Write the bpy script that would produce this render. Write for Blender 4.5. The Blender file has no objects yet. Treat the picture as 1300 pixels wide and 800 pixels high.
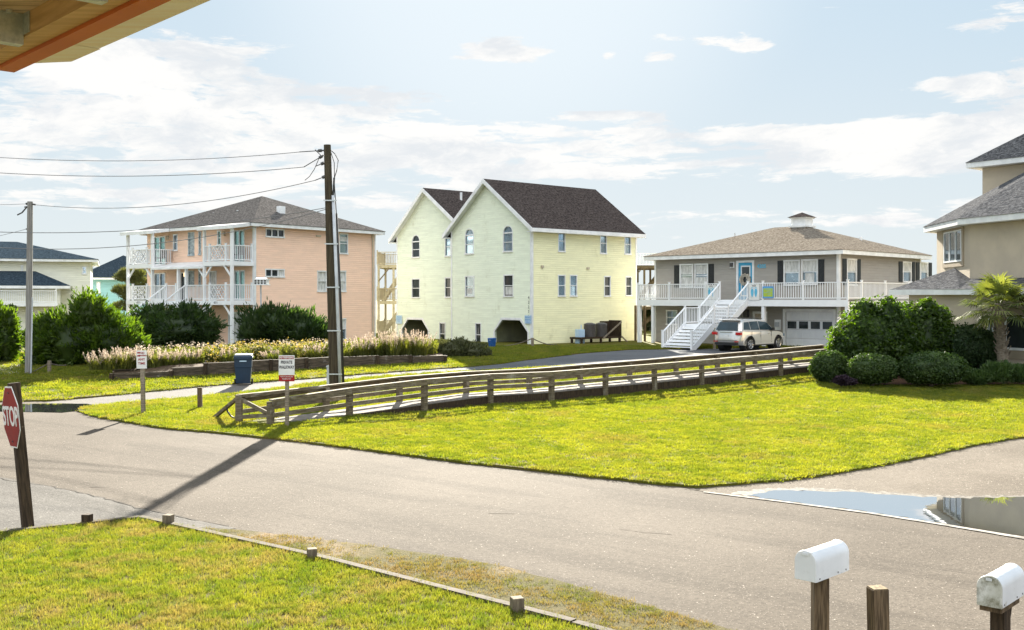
import bpy, bmesh, math, random
import numpy as np
from mathutils import Vector, Matrix
sc = bpy.context.scene
COL = sc.collection
F, CX, HY, EYE = 1330.0, 650.0, 380.0, 2.9
R = math.radians
rnd = random.Random(7)

# ------------------------------------------------------------ terrain
ROWS = [34.0 + .5*i for i in range(33)]
def _h(y):
    t = min(1, max(0, (y-34)/16)); return -.55 + .55*t*t*(3-2*t)
def H(y):
    if y <= 34: return -.55
    if y >= 50: return 0.0
    i = int((y-34)/.5); f = (y-34)/.5-i
    return _h(34+.5*i)*(1-f)+_h(34.5+.5*i)*f
def gp(px, py, z=0.0):
    """where the sight line through this point of the photograph meets the ground"""
    rx, rz = (px-CX)/F, (HY-py)/F
    lo, hi = 2.0, 900.0
    for _ in range(60):
        m = (lo+hi)/2
        if EYE+rz*m-H(m)-z > 0: lo = m
        else: hi = m
    return (rx*lo, lo)
def at(px, py, Y): return Vector(((px-CX)/F*Y, Y, EYE+(HY-py)/F*Y))

# ------------------------------------------------------------ nodes
class N:
    def __init__(s, nt): s.nt = nt
    def node(s, t, **k):
        n = s.nt.nodes.new(t)
        for a, b in k.items(): setattr(n, a, b)
        return n
    def put(s, sock, v):
        if hasattr(v, 'is_output') or isinstance(v, bpy.types.NodeSocket): s.nt.links.new(v, sock)
        elif isinstance(v, (tuple, list)):
            sock.default_value = tuple(v)+(1,) if len(v) == 3 and len(sock.default_value) == 4 else tuple(v)
        else: sock.default_value = v
    def m(s, op, a, b=None, c=None, clamp=False):
        n = s.node('ShaderNodeMath', operation=op, use_clamp=clamp)
        for i, v in enumerate((a, b, c)):
            if v is not None: s.put(n.inputs[i], v)
        return n.outputs[0]
    def vm(s, op, a, b=None):
        n = s.node('ShaderNodeVectorMath', operation=op)
        s.put(n.inputs[0], a)
        if b is not None: s.put(n.inputs[1], b)
        return n.outputs[0]
    def mix(s, f, a, b, blend='MIX'):
        n = s.node('ShaderNodeMix', data_type='RGBA', blend_type=blend)
        s.put(n.inputs[0], f); s.put(n.inputs[6], a); s.put(n.inputs[7], b)
        return n.outputs[2]
    def noise(s, vec, scale, detail=4, rough=.55, dist=0):
        n = s.node('ShaderNodeTexNoise'); s.put(n.inputs['Vector'], vec)
        n.inputs['Scale'].default_value = scale; n.inputs['Detail'].default_value = detail
        n.inputs['Roughness'].default_value = rough; n.inputs['Distortion'].default_value = dist
        return n.outputs[0]
    def ramp(s, v, lo, hi, a=0.0, b=1.0):
        n = s.node('ShaderNodeMapRange'); n.interpolation_type = 'SMOOTHSTEP'
        s.put(n.inputs[0], v); n.inputs[1].default_value = lo; n.inputs[2].default_value = hi
        n.inputs[3].default_value = a; n.inputs[4].default_value = b
        return n.outputs[0]
    def bump(s, h, strength, dist):
        n = s.node('ShaderNodeBump'); n.inputs['Strength'].default_value = strength
        n.inputs['Distance'].default_value = dist; s.put(n.inputs['Height'], h)
        return n.outputs[0]
    def coord(s, kind='Object', scale=None):
        if kind == 'Position': o = s.node('ShaderNodeNewGeometry').outputs['Position']
        else: o = s.node('ShaderNodeTexCoord').outputs[kind]
        return s.vm('MULTIPLY', o, scale) if scale else o
    def sep(s, v):
        n = s.node('ShaderNodeSeparateXYZ'); s.put(n.inputs[0], v); return n.outputs
    def comb(s, x, y, z):
        n = s.node('ShaderNodeCombineXYZ')
        for i, v in enumerate((x, y, z)): s.put(n.inputs[i], v)
        return n.outputs[0]
MATS = {}
def newmat(name):
    m = bpy.data.materials.new(name); m.use_nodes = True; nt = m.node_tree
    b = nt.nodes['Principled BSDF']; MATS[name] = m
    return m, N(nt), b
def mat(name, col, col2=None, rough=.6, scale=3, detail=5, lo=.35, hi=.65, bump=0, bscale=None, metal=0, kind='Object', st=None, spec=.5, coat=0, dirt=None, dlo=.55, dhi=.75, dscale=.6):
    m, n, b = newmat(name)
    v = n.coord(kind, st)
    f = n.ramp(n.noise(v, scale, detail), lo, hi)
    c = n.mix(f, col, col2 or tuple(x*.8 for x in col))
    if dirt: c = n.mix(n.ramp(n.noise(n.coord(kind), dscale, 6, .65), dlo, dhi), c, dirt)
    n.put(b.inputs['Base Color'], c)
    b.inputs['Roughness'].default_value = rough; b.inputs['Metallic'].default_value = metal
    b.inputs['Specular IOR Level'].default_value = spec if rough < .78 else min(spec, .12)
    b.inputs['Coat Weight'].default_value = coat
    if bump: n.put(b.inputs['Normal'], n.bump(n.noise(v, bscale or scale*4, 6, .6), .6, bump))
    return m
def siding(name, col, dirt, lap=.14, streak=.0):
    m, n, b = newmat(name)
    o = n.sep(n.coord('Object'))
    saw = n.m('FRACT', n.m('DIVIDE', o[2], lap))
    f = n.noise(n.comb(n.m('MULTIPLY', o[0], .6), n.m('MULTIPLY', o[1], .6), n.m('FLOOR', n.m('DIVIDE', o[2], lap))), 1.3, 3)
    c = n.mix(n.ramp(f, .3, .7), col, tuple(x*.9 for x in col))
    blot = n.ramp(n.noise(n.coord('Object', (.9, .9, .55)), 1.1, 8, .7), .56, .74)
    c = n.mix(n.m('MULTIPLY', blot, .45), c, dirt)
    if streak:
        s2 = n.ramp(n.noise(n.coord('Object', (2.6, 2.6, .35)), 1.0, 6, .7), .62, .72)
        c = n.mix(n.m('MULTIPLY', s2, streak), c, (.45, .33, .14))
    n.put(b.inputs['Base Color'], c); b.inputs['Roughness'].default_value = .62
    b.inputs['Specular IOR Level'].default_value = .3
    n.put(b.inputs['Normal'], n.bump(n.m('SUBTRACT', 1.0, saw), 1.0, .055))
    return m
def shingle(name, a, bcol, dark, w=.33, h=.15):
    m, n, b = newmat(name)
    uv = n.coord('UV')
    br = n.node('ShaderNodeTexBrick'); n.put(br.inputs['Vector'], uv)
    br.inputs['Scale'].default_value = 1; br.inputs['Brick Width'].default_value = w; br.inputs['Row Height'].default_value = h
    br.inputs['Mortar Size'].default_value = .006; br.inputs['Bias'].default_value = 0
    n.put(br.inputs['Color1'], a); n.put(br.inputs['Color2'], bcol); n.put(br.inputs['Mortar'], dark)
    big = n.ramp(n.noise(uv, .9, 5, .65), .3, .75)
    c = n.mix(n.m('MULTIPLY', big, .5), br.outputs[0], tuple(x*.62 for x in a))
    c = n.mix(n.m('MULTIPLY', n.ramp(n.noise(uv, 5.5, 4, .75), .42, .62), .75), c, tuple(min(1, x*1.5) for x in bcol))
    c = n.mix(n.m('MULTIPLY', n.ramp(n.noise(n.vm('ADD', uv, (9, 4, 0)), 7.5, 4, .75), .5, .62), .7), c, dark)
    n.put(b.inputs['Base Color'], c); b.inputs['Roughness'].default_value = 1.0; b.inputs['Specular IOR Level'].default_value = .0
    n.put(b.inputs['Normal'], n.bump(n.m('ADD', n.m('MULTIPLY', br.outputs[1], -1.0), n.m('MULTIPLY', n.noise(uv, 9, 4), 1.2)), .9, .02))
    return m
def leafmat(name, c1, c2, trans=.45, tint=(1.2, 1.25, .5), scale=.8, rough=.5, per='isl', patch=None, pscale=.35, plo=.45, phi=.62, nw=.4):
    m = bpy.data.materials.new(name); m.use_nodes = True; nt = m.node_tree; nt.nodes.clear(); n = N(nt)
    if per == 'inst': r = n.node('ShaderNodeObjectInfo').outputs['Random']
    else: r = n.node('ShaderNodeNewGeometry').outputs['Random Per Island']
    c = n.mix(n.m('ADD', n.m('MULTIPLY', r, 1-nw), n.m('MULTIPLY', n.ramp(n.noise(n.coord('Position'), scale, 5, .65), .36, .64), nw)), c1, c2)
    if patch:
        pm = n.ramp(n.noise(n.coord('Position'), pscale, 6, .65), plo, phi)
        pm = n.m('MULTIPLY', pm, n.m('ADD', .35, n.m('MULTIPLY', r, .65)))
        c = n.mix(pm, c, patch)
    d = n.node('ShaderNodeBsdfDiffuse'); n.put(d.inputs[0], c)
    t = n.node('ShaderNodeBsdfTranslucent'); n.put(t.inputs[0], n.mix(1.0, c, tint, 'MULTIPLY'))
    g = n.node('ShaderNodeBsdfGlossy'); n.put(g.inputs[0], (.6, .6, .6)); g.inputs['Roughness'].default_value = rough
    m1 = n.node('ShaderNodeMixShader'); m1.inputs[0].default_value = trans
    nt.links.new(d.outputs[0], m1.inputs[1]); nt.links.new(t.outputs[0], m1.inputs[2])
    m2 = n.node('ShaderNodeMixShader'); m2.inputs[0].default_value = .04
    nt.links.new(m1.outputs[0], m2.inputs[1]); nt.links.new(g.outputs[0], m2.inputs[2])
    o = n.node('ShaderNodeOutputMaterial'); nt.links.new(m2.outputs[0], o.inputs[0])
    MATS[name] = m
    return m
def glass(name, tint, dark=(.015, .02, .025), refl=.4, rough=.04):
    m, n, b = newmat(name)
    v = n.coord('Object')
    g = n.ramp(n.noise(v, .8, 3), .35, .65)
    n.put(b.inputs['Base Color'], n.mix(g, tint, tuple(x*.7 for x in tint)))
    b.inputs['Metallic'].default_value = refl; b.inputs['Roughness'].default_value = rough
    n.put(b.inputs['Normal'], n.bump(n.noise(v, 1.2, 2), .25, .02))
    return m

# ------------------------------------------------------------ objects
def tag(o, label=None, cat=None, group=None, kind=None):
    if label: o['label'] = label
    if cat: o['category'] = cat
    if group: o['group'] = group
    if kind: o['kind'] = kind
    return o
def thing(name, label, cat, loc=(0, 0, 0), rz=0, group=None, tilt=(0, 0)):
    o = bpy.data.objects.new(name, None); COL.objects.link(o)
    o.empty_display_size = .3
    o.location = loc; o.rotation_euler = (tilt[0], tilt[1], rz)
    return tag(o, label, cat, group)
def link(name, me, parent=None, loc=None, rot=None):
    o = bpy.data.objects.new(name, me); COL.objects.link(o)
    if parent: o.parent = parent
    if loc: o.location = loc
    if rot: o.rotation_euler = rot
    return o
def copy_tree(o, parent=None):
    c = o.copy(); COL.objects.link(c)
    if parent: c.parent = parent
    for ch in list(o.children):
        copy_tree(ch, c)
    return c
class MB:
    def __init__(s): s.v = []; s.f = []; s.mi = []; s.cur = 0; s.ms = []
    def use(s, m):
        if m not in s.ms: s.ms.append(m)
        s.cur = s.ms.index(m); return s
    def add(s, vs, fs):
        k = len(s.v); s.v += [tuple(p) for p in vs]
        for f in fs: s.f.append([i+k for i in f]); s.mi.append(s.cur)
        return s
    def box(s, x0, x1, y0, y1, z0, z1, M=None):
        x0, x1 = min(x0, x1), max(x0, x1); y0, y1 = min(y0, y1), max(y0, y1); z0, z1 = min(z0, z1), max(z0, z1)
        vs = [(x, y, z) for z in (z0, z1) for y in (y0, y1) for x in (x0, x1)]
        if M: vs = [M @ Vector(v) for v in vs]
        return s.add(vs, [(0, 2, 3, 1), (4, 5, 7, 6), (0, 1, 5, 4), (2, 6, 7, 3), (0, 4, 6, 2), (1, 3, 7, 5)])
    def bar(s, p, q, w, h, up=(0, 0, 1)):
        p, q = Vector(p), Vector(q); d = (q-p).normalized(); u = Vector(up)
        sd = d.cross(u)
        if sd.length < 1e-4: sd = d.cross(Vector((1, 0, 0)))
        sd.normalize(); uu = sd.cross(d)
        vs = [e+sd*a*w/2+uu*b*h/2 for e in (p, q) for a, b in ((-1, -1), (1, -1), (1, 1), (-1, 1))]
        return s.add(vs, [(0, 1, 2, 3), (7, 6, 5, 4), (0, 4, 5, 1), (1, 5, 6, 2), (2, 6, 7, 3), (3, 7, 4, 0)])
    def tube(s, pts, r, n=8, cap=True):
        pts = [Vector(p) for p in pts]
        rs = r if isinstance(r, (list, tuple)) else [r]*len(pts)
        vs = []; fs = []
        for i, p in enumerate(pts):
            d = (pts[min(i+1, len(pts)-1)]-pts[max(i-1, 0)]).normalized()
            a = d.cross(Vector((0, 0, 1)))
            if a.length < .05: a = d.cross(Vector((1, 0, 0)))
            a.normalize(); b = d.cross(a)
            for k in range(n):
                t = 2*math.pi*k/n; vs.append(p+a*math.cos(t)*rs[i]+b*math.sin(t)*rs[i])
        for i in range(len(pts)-1):
            for k in range(n):
                fs.append((i*n+k, i*n+(k+1) % n, (i+1)*n+(k+1) % n, (i+1)*n+k))
        if cap: fs.append(tuple(range(n-1, -1, -1))); fs.append(tuple((len(pts)-1)*n+k for k in range(n)))
        return s.add(vs, fs)
    def prism(s, poly, axis, d0, d1):
        """poly in the two other axes, extruded along axis index"""
        n = len(poly)
        def P(a, b, d):
            return (d, a, b) if axis == 0 else ((a, d, b) if axis == 1 else (a, b, d))
        vs = [P(a, b, d0) for a, b in poly]+[P(a, b, d1) for a, b in poly]
        return s.add(vs, [tuple(range(n)), tuple(range(2*n-1, n-1, -1))]+[(i, i+n, (i+1) % n+n, (i+1) % n) for i in range(n)])
    def build(s, name, m=None, parent=None, smooth=False, label=None, loc=None, rot=None, bevel=0, bseg=2, fix=True):
        me = bpy.data.meshes.new(name); me.from_pydata(s.v, [], s.f)
        ms = s.ms or [m]
        for x in ms: me.materials.append(MATS[x] if isinstance(x, str) else x)
        if s.ms: me.polygons.foreach_set('material_index', s.mi)
        if fix:
            bm = bmesh.new(); bm.from_mesh(me); bmesh.ops.recalc_face_normals(bm, faces=bm.faces); bm.to_mesh(me); bm.free()
        uvl = me.uv_layers.new(name='UVMap'); co = []
        for p in me.polygons:
            nrm = p.normal; t = Vector((0, 0, 1)).cross(nrm)
            if t.length < .03: t = Vector((1, 0, 0))
            t.normalize(); b = nrm.cross(t)
            for vi in p.vertices:
                c = me.vertices[vi].co; co += [c.dot(t), c.dot(b)]
        uvl.data.foreach_set('uv', co)
        if smooth: me.shade_smooth()
        o = link(name, me, parent, loc, rot)
        if bevel:
            bv = o.modifiers.new('Bevel', 'BEVEL'); bv.width = bevel; bv.segments = bseg; bv.limit_method = 'ANGLE'
        if label: o['label'] = label
        return o
def text(s, size, m, parent, loc, rot, name='lettering', bold=0.0, sx=1.0, align='CENTER'):
    cu = bpy.data.curves.new('t', 'FONT'); cu.body = s; cu.size = size; cu.extrude = .002; cu.offset = bold
    cu.align_x = align; cu.align_y = 'CENTER'
    o = bpy.data.objects.new('t', cu); COL.objects.link(o)
    dg = bpy.context.evaluated_depsgraph_get()
    me = bpy.data.meshes.new_from_object(o.evaluated_get(dg)); bpy.data.objects.remove(o)
    for v in me.vertices: v.co.x *= sx
    me.materials.clear(); me.materials.append(MATS[m])
    return link(name, me, parent, loc, rot)

# ------------------------------------------------------------ foliage
def quads(P, A, B):
    n = len(P); V = np.empty((n, 4, 3), np.float32)
    V[:, 0] = P-A*.5-B*.5*.25; V[:, 1] = P-A*.05-B*.5; V[:, 2] = P+A*.5; V[:, 3] = P-A*.05+B*.5
    return V.reshape(-1, 3)
def mesh_np(name, V, m, nper=4, extra=None):
    nf = len(V)//nper; ev = []; ef = []
    me = bpy.data.meshes.new(name)
    nv = len(V)
    if extra: ev, ef = extra
    nl = nf*nper+sum(len(f) for f in ef)
    allv = np.concatenate([V.reshape(-1), np.array(ev, np.float32).reshape(-1)]) if ev else V.reshape(-1)
    me.vertices.add(nv+len(ev)); me.vertices.foreach_set('co', allv.astype(np.float32))
    me.loops.add(nl); me.polygons.add(nf+len(ef))
    li = list(range(nf*nper)); st = [i*nper for i in range(nf)]; k = nf*nper
    for f in ef:
        st.append(k); li += [i+nv for i in f]; k += len(f)
    me.loops.foreach_set('vertex_index', li); me.polygons.foreach_set('loop_start', st)
    me.update(calc_edges=True); me.validate()
    me.materials.append(MATS[m])
    return me
def unit(a): return a/np.maximum(np.linalg.norm(a, axis=1, keepdims=True), 1e-6)
def ico_core(blobs, s, seed):
    bm = bmesh.new(); bmesh.ops.create_icosphere(bm, subdivisions=3, radius=1)
    base = [v.co.copy() for v in bm.verts]; fs = [[v.index for v in f.verts] for f in bm.faces]; bm.free()
    V = []; Fc = []
    for bi, (x, y, z, rx, ry, rz) in enumerate(blobs):
        k = len(V)
        for c in base:
            w = s*(1+.14*math.sin(5*c.x+seed+bi)*math.sin(6*c.y+2*bi)+.1*math.sin(9*c.z+seed))
            V.append((x+c.x*rx*w, y+c.y*ry*w, z+c.z*rz*w))
        Fc += [[i+k for i in f] for f in fs]
    return V, Fc
def foliage(name, blobs, n, ls, lw, m, parent, seed=1, up=.3, spray=.0, zmin=None, rough=.16, core=.78, shell=.3, jit=.9):
    """many separate leaves through the outer part of a lumpy crown"""
    g = np.random.default_rng(seed); B = np.array(blobs, np.float32)
    w = B[:, 3]*B[:, 4]+B[:, 3]*B[:, 5]+B[:, 4]*B[:, 5]; w = w/w.sum()
    idx = g.choice(len(B), n, p=w); D = unit(g.normal(size=(n, 3)))
    ph = (idx*1.7+seed)
    lump = 1+rough*(np.sin(4.1*D[:, 0]+ph)*np.sin(5.3*D[:, 1]+ph*2)+.6*np.sin(9.7*D[:, 2]+ph)*np.sin(8.1*D[:, 0]+ph)+.5*np.sin(17*D[:, 1]+3*ph)*np.sin(15*D[:, 2]+ph))
    rad = lump*(1-shell*g.random(n)**1.6+.05*g.normal(size=n))
    P = B[idx, :3]+D*B[idx, 3:6]*rad[:, None]
    keep = np.ones(n, bool)
    if zmin is not None: keep &= P[:, 2] > zmin
    for j, b in enumerate(B):
        q = ((P-b[:3])/b[3:6]); keep &= ~((np.linalg.norm(q, axis=1) < .72) & (idx != j))
    P, D = P[keep], D[keep]; n = len(P)
    out = unit(D/1.0+np.array([0, 0, up])+jit*g.normal(size=(n, 3)))
    if spray:
        A = unit(D*spray+np.array([0, 0, up*1.5])+.45*g.normal(size=(n, 3)))
        Bv = unit(np.cross(A, g.normal(size=(n, 3))))
    else:
        A = unit(np.cross(out, g.normal(size=(n, 3)))); Bv = np.cross(out, A)
    s = (.6+.8*g.random(n))[:, None]
    V = quads(P, A*ls*s, Bv*lw*s)
    cv, cf = ico_core(blobs, core, seed) if core else ([], [])
    if zmin is not None: cv = [(a, b, max(c, zmin)) for a, b, c in cv]
    me = mesh_np(name, V, m, 4, (cv, cf) if cv else None)
    return link(name, me, parent)
def blade_verts(g, n, spread, hmin, hmax, w, lean):
    """n grass blades of two quads each"""
    ang = g.random(n)*2*np.pi; r = spread*np.sqrt(g.random(n)); h = hmin+(hmax-hmin)*g.random(n)
    P = np.stack([r*np.cos(ang), r*np.sin(ang), np.zeros(n)], 1)
    la = g.random(n)*2*np.pi; L = np.stack([np.cos(la), np.sin(la), np.zeros(n)], 1)
    out = unit(P+1e-4); L = unit(L*.6+out)
    S = np.stack([-L[:, 1], L[:, 0], L[:, 2]], 1)
    sa = g.random(n)*2*np.pi; S = np.stack([np.cos(sa), np.sin(sa), 0*sa], 1)
    ln = (lean*(.3+g.random(n)))[:, None]; hz = h[:, None]; Z = np.array([[0, 0, 1.]])
    p0 = P; p1 = P+Z*hz*.55+L*hz*ln*.35; p2 = P+Z*hz*(1-ln*.3)+L*hz*ln
    V = np.stack([p0-S*w/2, p0+S*w/2, p1+S*w*.42, p1-S*w*.42, p1-S*w*.42, p1+S*w*.42, p2+S*w*.06, p2-S*w*.06], 1)
    return V.reshape(-1, 3)
# ------------------------------------------------------------ materials
WHITE = (.86, .87, .88)
mat('white_paint', WHITE, (.74, .75, .76), .5, 2, dirt=(.5, .5, .46), dlo=.6, dhi=.85)
mat('white_rail', (.88, .89, .91), (.84, .85, .87), .45, 2)
mat('tan_trim', (.55, .47, .36), (.48, .41, .31), .7, 2)
siding('yellow_siding', (.88, .85, .55), (.52, .47, .24), .14, .35)
siding('green_yellow_siding', (.82, .87, .69), (.46, .46, .28), .14, .1)
siding('peach_siding', (.96, .66, .49), (.92, .62, .47), .13)
siding('grey_siding', (.37, .345, .31), (.32, .30, .27), .16)
siding('cream_siding', (.84, .83, .70), (.7, .68, .52), .15)
siding('teal_siding', (.34, .62, .64), (.2, .5, .5), .15)
shingle('dark_shingle', (.058, .046, .044), (.095, .078, .072), (.02, .02, .02))
shingle('brown_shingle', (.092, .086, .083), (.145, .135, .13), (.045, .042, .04))
shingle('tan_shingle', (.165, .138, .112), (.235, .205, .17), (.08, .067, .055), .5, .2)
shingle('slate_shingle', (.06, .062, .07), (.12, .12, .125), (.02, .02, .02), .4, .2)
shingle('blue_shingle', (.03, .045, .06), (.05, .07, .09), (.015, .02, .025))
mat('stucco', (.56, .48, .37), (.49, .42, .33), .85, .8, 8, bump=.012, bscale=30, dirt=(.38, .32, .24), dlo=.58, dhi=.8)
mat('stucco_trim', (.40, .33, .25), (.36, .30, .22), .85, 2, bump=.008, bscale=30)
glass('window_glass', (.30, .38, .44), refl=.75)
glass('dark_glass', (.04, .05, .055), refl=.2)
glass('sky_glass', (.42, .58, .72), refl=.85, rough=.12)
glass('teal_glass', (.30, .52, .50), refl=.6, rough=.1)
mat('curtain', (.72, .72, .70), (.5, .5, .48), .8, 9, 3, st=(1, 1, .3))
mat('glass_block', (.30, .36, .38), (.5, .56, .58), .25, 6, 2, lo=.4, hi=.6)
mat('shutter_black', (.012, .015, .018), (.02, .022, .026), .5, 6)
mat('door_blue', (.05, .38, .62), (.04, .33, .56), .4, 2)
mat('garage_door', (.78, .80, .82), (.72, .74, .77), .45, 1.5)
mat('interior_dark', (.05, .045, .04), (.03, .03, .028), .9, 1)
mat('interior_wall', (.42, .42, .26), (.30, .30, .20), .85, 1)
mat('wood_grey', (.30, .25, .19), (.16, .13, .10), .85, 9, 6, kind='UV', st=(.35, 3, 1), bump=.008, bscale=20, dirt=(.42, .38, .31), dlo=.5, dhi=.7, dscale=1.5)
mat('wood_rail', (.22, .18, .12), (.10, .08, .055), .8, 9, 6, kind='UV', st=(.35, 3, 1), bump=.008, bscale=20, dirt=(.27, .245, .20), dlo=.52, dhi=.68, dscale=1.8)
mat('wood_dark', (.075, .052, .034), (.03, .022, .016), .8, 9, 6, kind='UV', st=(3, .3, 1), bump=.006, bscale=24, dirt=(.14, .11, .08), dlo=.6, dhi=.75, dscale=5)
mat('wood_post', (.17, .12, .075), (.06, .042, .028), .8, 14, 7, kind='UV', st=(4, .25, 1), bump=.005, bscale=24)
mat('wood_end', (.26, .20, .12), (.13, .10, .06), .85, 30, 4)
mat('wood_stub', (.22, .18, .13), (.12, .095, .07), .85, 20, 5, st=(1, 1, .3), bump=.004)
mat('deck_board', (.26, .235, .21), (.20, .18, .16), .9, 4, 5, bump=.004, spec=.1)
mat('deck_wood', (.42, .36, .26), (.32, .27, .19), .8, 4, 5)
mat('deck_wood_dark', (.16, .12, .07), (.1, .075, .045), .8, 4, 5)
mat('timber_edge', (.12, .098, .078), (.055, .044, .034), .85, 8, 6, kind='UV', st=(.4, 3, 1), bump=.006, bscale=24)
mat('retaining', (.13, .10, .075), (.06, .048, .036), .85, 7, 6, kind='UV', st=(.4, 3, 1), bump=.01, dirt=(.42, .40, .38), dlo=.56, dhi=.7, dscale=.9)
mat('pole_wood', (.085, .07, .045), (.045, .036, .026), .85, 8, 6, st=(3, 3, .15), bump=.008, bscale=20)
mat('pole_grey', (.30, .29, .28), (.2, .19, .18), .8, 8, 6, st=(3, 3, .15), bump=.006, bscale=20)
mat('conduit', (.55, .58, .62), (.45, .48, .52), .45, 3)
mat('cable_black', (.02, .02, .022), (.03, .03, .03), .6, 3)
mat('cable_grey', (.16, .16, .17), (.2, .2, .2), .6, 3)
mat('galvanised', (.66, .69, .70), (.46, .50, .52), .45, 30, 4, metal=.5)
mat('bolt_rust', (.30, .16, .05), (.12, .06, .03), .6, 40)
mat('eave_tan', (.66, .42, .20), (.50, .30, .13), .65, 5, 6, kind='UV', st=(.5, 6, 1), bump=.002)
mat('eave_red', (.62, .15, .02), (.54, .12, .015), .55, 3)
mat('eave_pale', (.95, .90, .82), (.90, .78, .64), .65, 4, 6, kind='UV', st=(.5, 6, 1))
mat('eave_weathered', (.72, .55, .38), (.36, .26, .18), .8, 5, 7, kind='UV', st=(.6, 5, 1), bump=.003)
mat('stop_red', (.26, .012, .012), (.21, .011, .011), .5, 4, spec=.2)
mat('sign_white', (.78, .78, .76), (.72, .72, .70), .45, 4)
mat('sign_red', (.36, .02, .02), (.30, .02, .02), .5, 5, spec=.2)
mat('sign_ink', (.06, .06, .07), (.09, .09, .1), .5, 5)
mat('sign_blue', (.10, .34, .68), (.1, .3, .6), .5, 5)
mat('sign_lime', (.42, .55, .06), (.38, .5, .05), .5, 5)
mat('sign_paleblue', (.45, .62, .80), (.5, .66, .82), .5, 5)
mat('feet_blue', (.12, .48, .70), (.1, .42, .62), .5, 5)
mat('bin_blue', (.007, .028, .065), (.006, .023, .052), .45, 2, dirt=(.03, .06, .10))
mat('bin_blue_bright', (.01, .09, .32), (.01, .08, .28), .4, 2)
mat('rubber', (.012, .012, .012), (.02, .02, .02), .8, 5)
mat('mailbox_white', (.72, .74, .78), (.64, .66, .70), .38, 3, dirt=(.42, .41, .37), dlo=.56, dhi=.8, dscale=9, bump=.0015, bscale=18)
mat('mailbox_dirty', (.62, .62, .60), (.45, .45, .40), .5, 8, dirt=(.17, .16, .11), dlo=.42, dhi=.66, dscale=9)
mat('metal_dark', (.05, .05, .055), (.08, .08, .085), .5, 6)
mat('ac_dark', (.10, .085, .075), (.06, .05, .045), .6, 25, 2, st=(1, 1, 6))
mat('car_paint', (.68, .66, .635), (.67, .65, .625), .28, 2, metal=.7, coat=1)
mat('car_dark', (.015, .015, .016), (.02, .02, .02), .6, 4)
glass('car_glass', (.03, .06, .08), refl=.35, rough=.03)
mat('chrome', (.7, .7, .72), (.65, .65, .67), .15, 3, metal=1)
mat('tail_red', (.55, .012, .02), (.45, .01, .015), .2, 30, coat=1)
mat('rope', (.20, .17, .13), (.12, .1, .08), .9, 30)
mat('soil', (.12, .085, .055), (.07, .05, .035), .95, 9, 6, bump=.02)
mat('mulch', (.10, .055, .035), (.05, .03, .02), .95, 16, 6, bump=.03)
mat('sand', (.52, .47, .40), (.42, .38, .31), .95, 5, 6, bump=.01)
mat('plume', (.78, .66, .58), (.60, .46, .40), .9, 20)
mat('bark', (.13, .10, .075), (.07, .055, .04), .9, 12, 6, st=(3, 3, .5), bump=.01)
mat('palm_bark', (.26, .22, .17), (.15, .12, .09), .9, 10, 6, st=(1, 1, 4), bump=.03)
def lamp_mat():
    m, n, b = newmat('lamp_glow')
    b.inputs['Base Color'].default_value = (1, .8, .5, 1); b.inputs['Emission Color'].default_value = (1, .72, .38, 1); b.inputs['Emission Strength'].default_value = .35
lamp_mat()
# asphalt: worn grey-tan aggregate with streaks, patches and speckle
def lane_noise(n, p):
    q = n.sep(p); c_, s_ = math.cos(R(-38)), math.sin(R(-38))
    u = n.m('ADD', n.m('MULTIPLY', q[0], c_), n.m('MULTIPLY', q[1], s_)); v = n.m('SUBTRACT', n.m('MULTIPLY', q[1], c_), n.m('MULTIPLY', q[0], s_))
    return n.noise(n.comb(n.m('MULTIPLY', u, .16), n.m('MULTIPLY', v, 1.3), 0.0), .9, 6, .62)
def asphalt(name, a, b_, speck, lane=True, patch=True):
    m, n, b = newmat(name)
    p = n.coord('Position')
    c = n.mix(n.ramp(n.noise(p, .35, 6, .6), .35, .68), a, b_)
    if lane:
        s = lane_noise(n, p)
        c = n.mix(n.m('MULTIPLY', n.ramp(s, .48, .62), .6), c, tuple(x*.72 for x in a))
    gr = n.noise(p, 30, 4, .75)
    c = n.mix(n.m('MULTIPLY', n.ramp(gr, .46, .64), .6), c, tuple(x*.45 for x in a))
    g2 = n.noise(n.vm('ADD', p, (3, 7, 0)), 12, 4, .75)
    c = n.mix(n.m('MULTIPLY', n.ramp(g2, .5, .64), .3), c, tuple(min(.9, x*1.35) for x in b_))
    vo = n.node('ShaderNodeTexVoronoi'); n.put(vo.inputs['Vector'], p); vo.inputs['Scale'].default_value = 26
    c = n.mix(n.ramp(vo.outputs['Distance'], .10, .2, .75, 0.0), c, speck)
    vo2 = n.node('ShaderNodeTexVoronoi'); n.put(vo2.inputs['Vector'], p); vo2.inputs['Scale'].default_value = 7
    c = n.mix(n.ramp(vo2.outputs['Distance'], .05, .09, .8, 0.0), c, tuple(min(.8, x*1.5) for x in speck))
    n.put(b.inputs['Base Color'], c); b.inputs['Roughness'].default_value = .9; b.inputs['Specular IOR Level'].default_value = .06
    n.put(b.inputs['Normal'], n.bump(n.m('ADD', gr, n.m('MULTIPLY', vo.outputs['Distance'], -.6)), .55, .012))
asphalt('asphalt', (.099, .083, .067), (.128, .108, .088), (.34, .30, .26))
asphalt('asphalt_apron', (.115, .107, .098), (.150, .141, .130), (.33, .31, .28))
asphalt('concrete_street', (.155, .145, .134), (.19, .177, .165), (.40, .38, .35), lane=False)
asphalt('drive_asphalt', (.11, .115, .125), (.15, .155, .165), (.2, .2, .2), lane=False)
asphalt('gravel', (.115, .096, .076), (.165, .140, .114), (.46, .41, .35), lane=False)
mat('crack', (.055, .048, .04), (.10, .085, .07), .95, 8)
mat('wet_margin', (.16, .145, .125), (.07, .06, .05), .8, 14, 6, lo=.42, hi=.58)
mat('pale_edge', (.36, .34, .31), (.18, .165, .145), .9, 6, 6)
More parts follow.
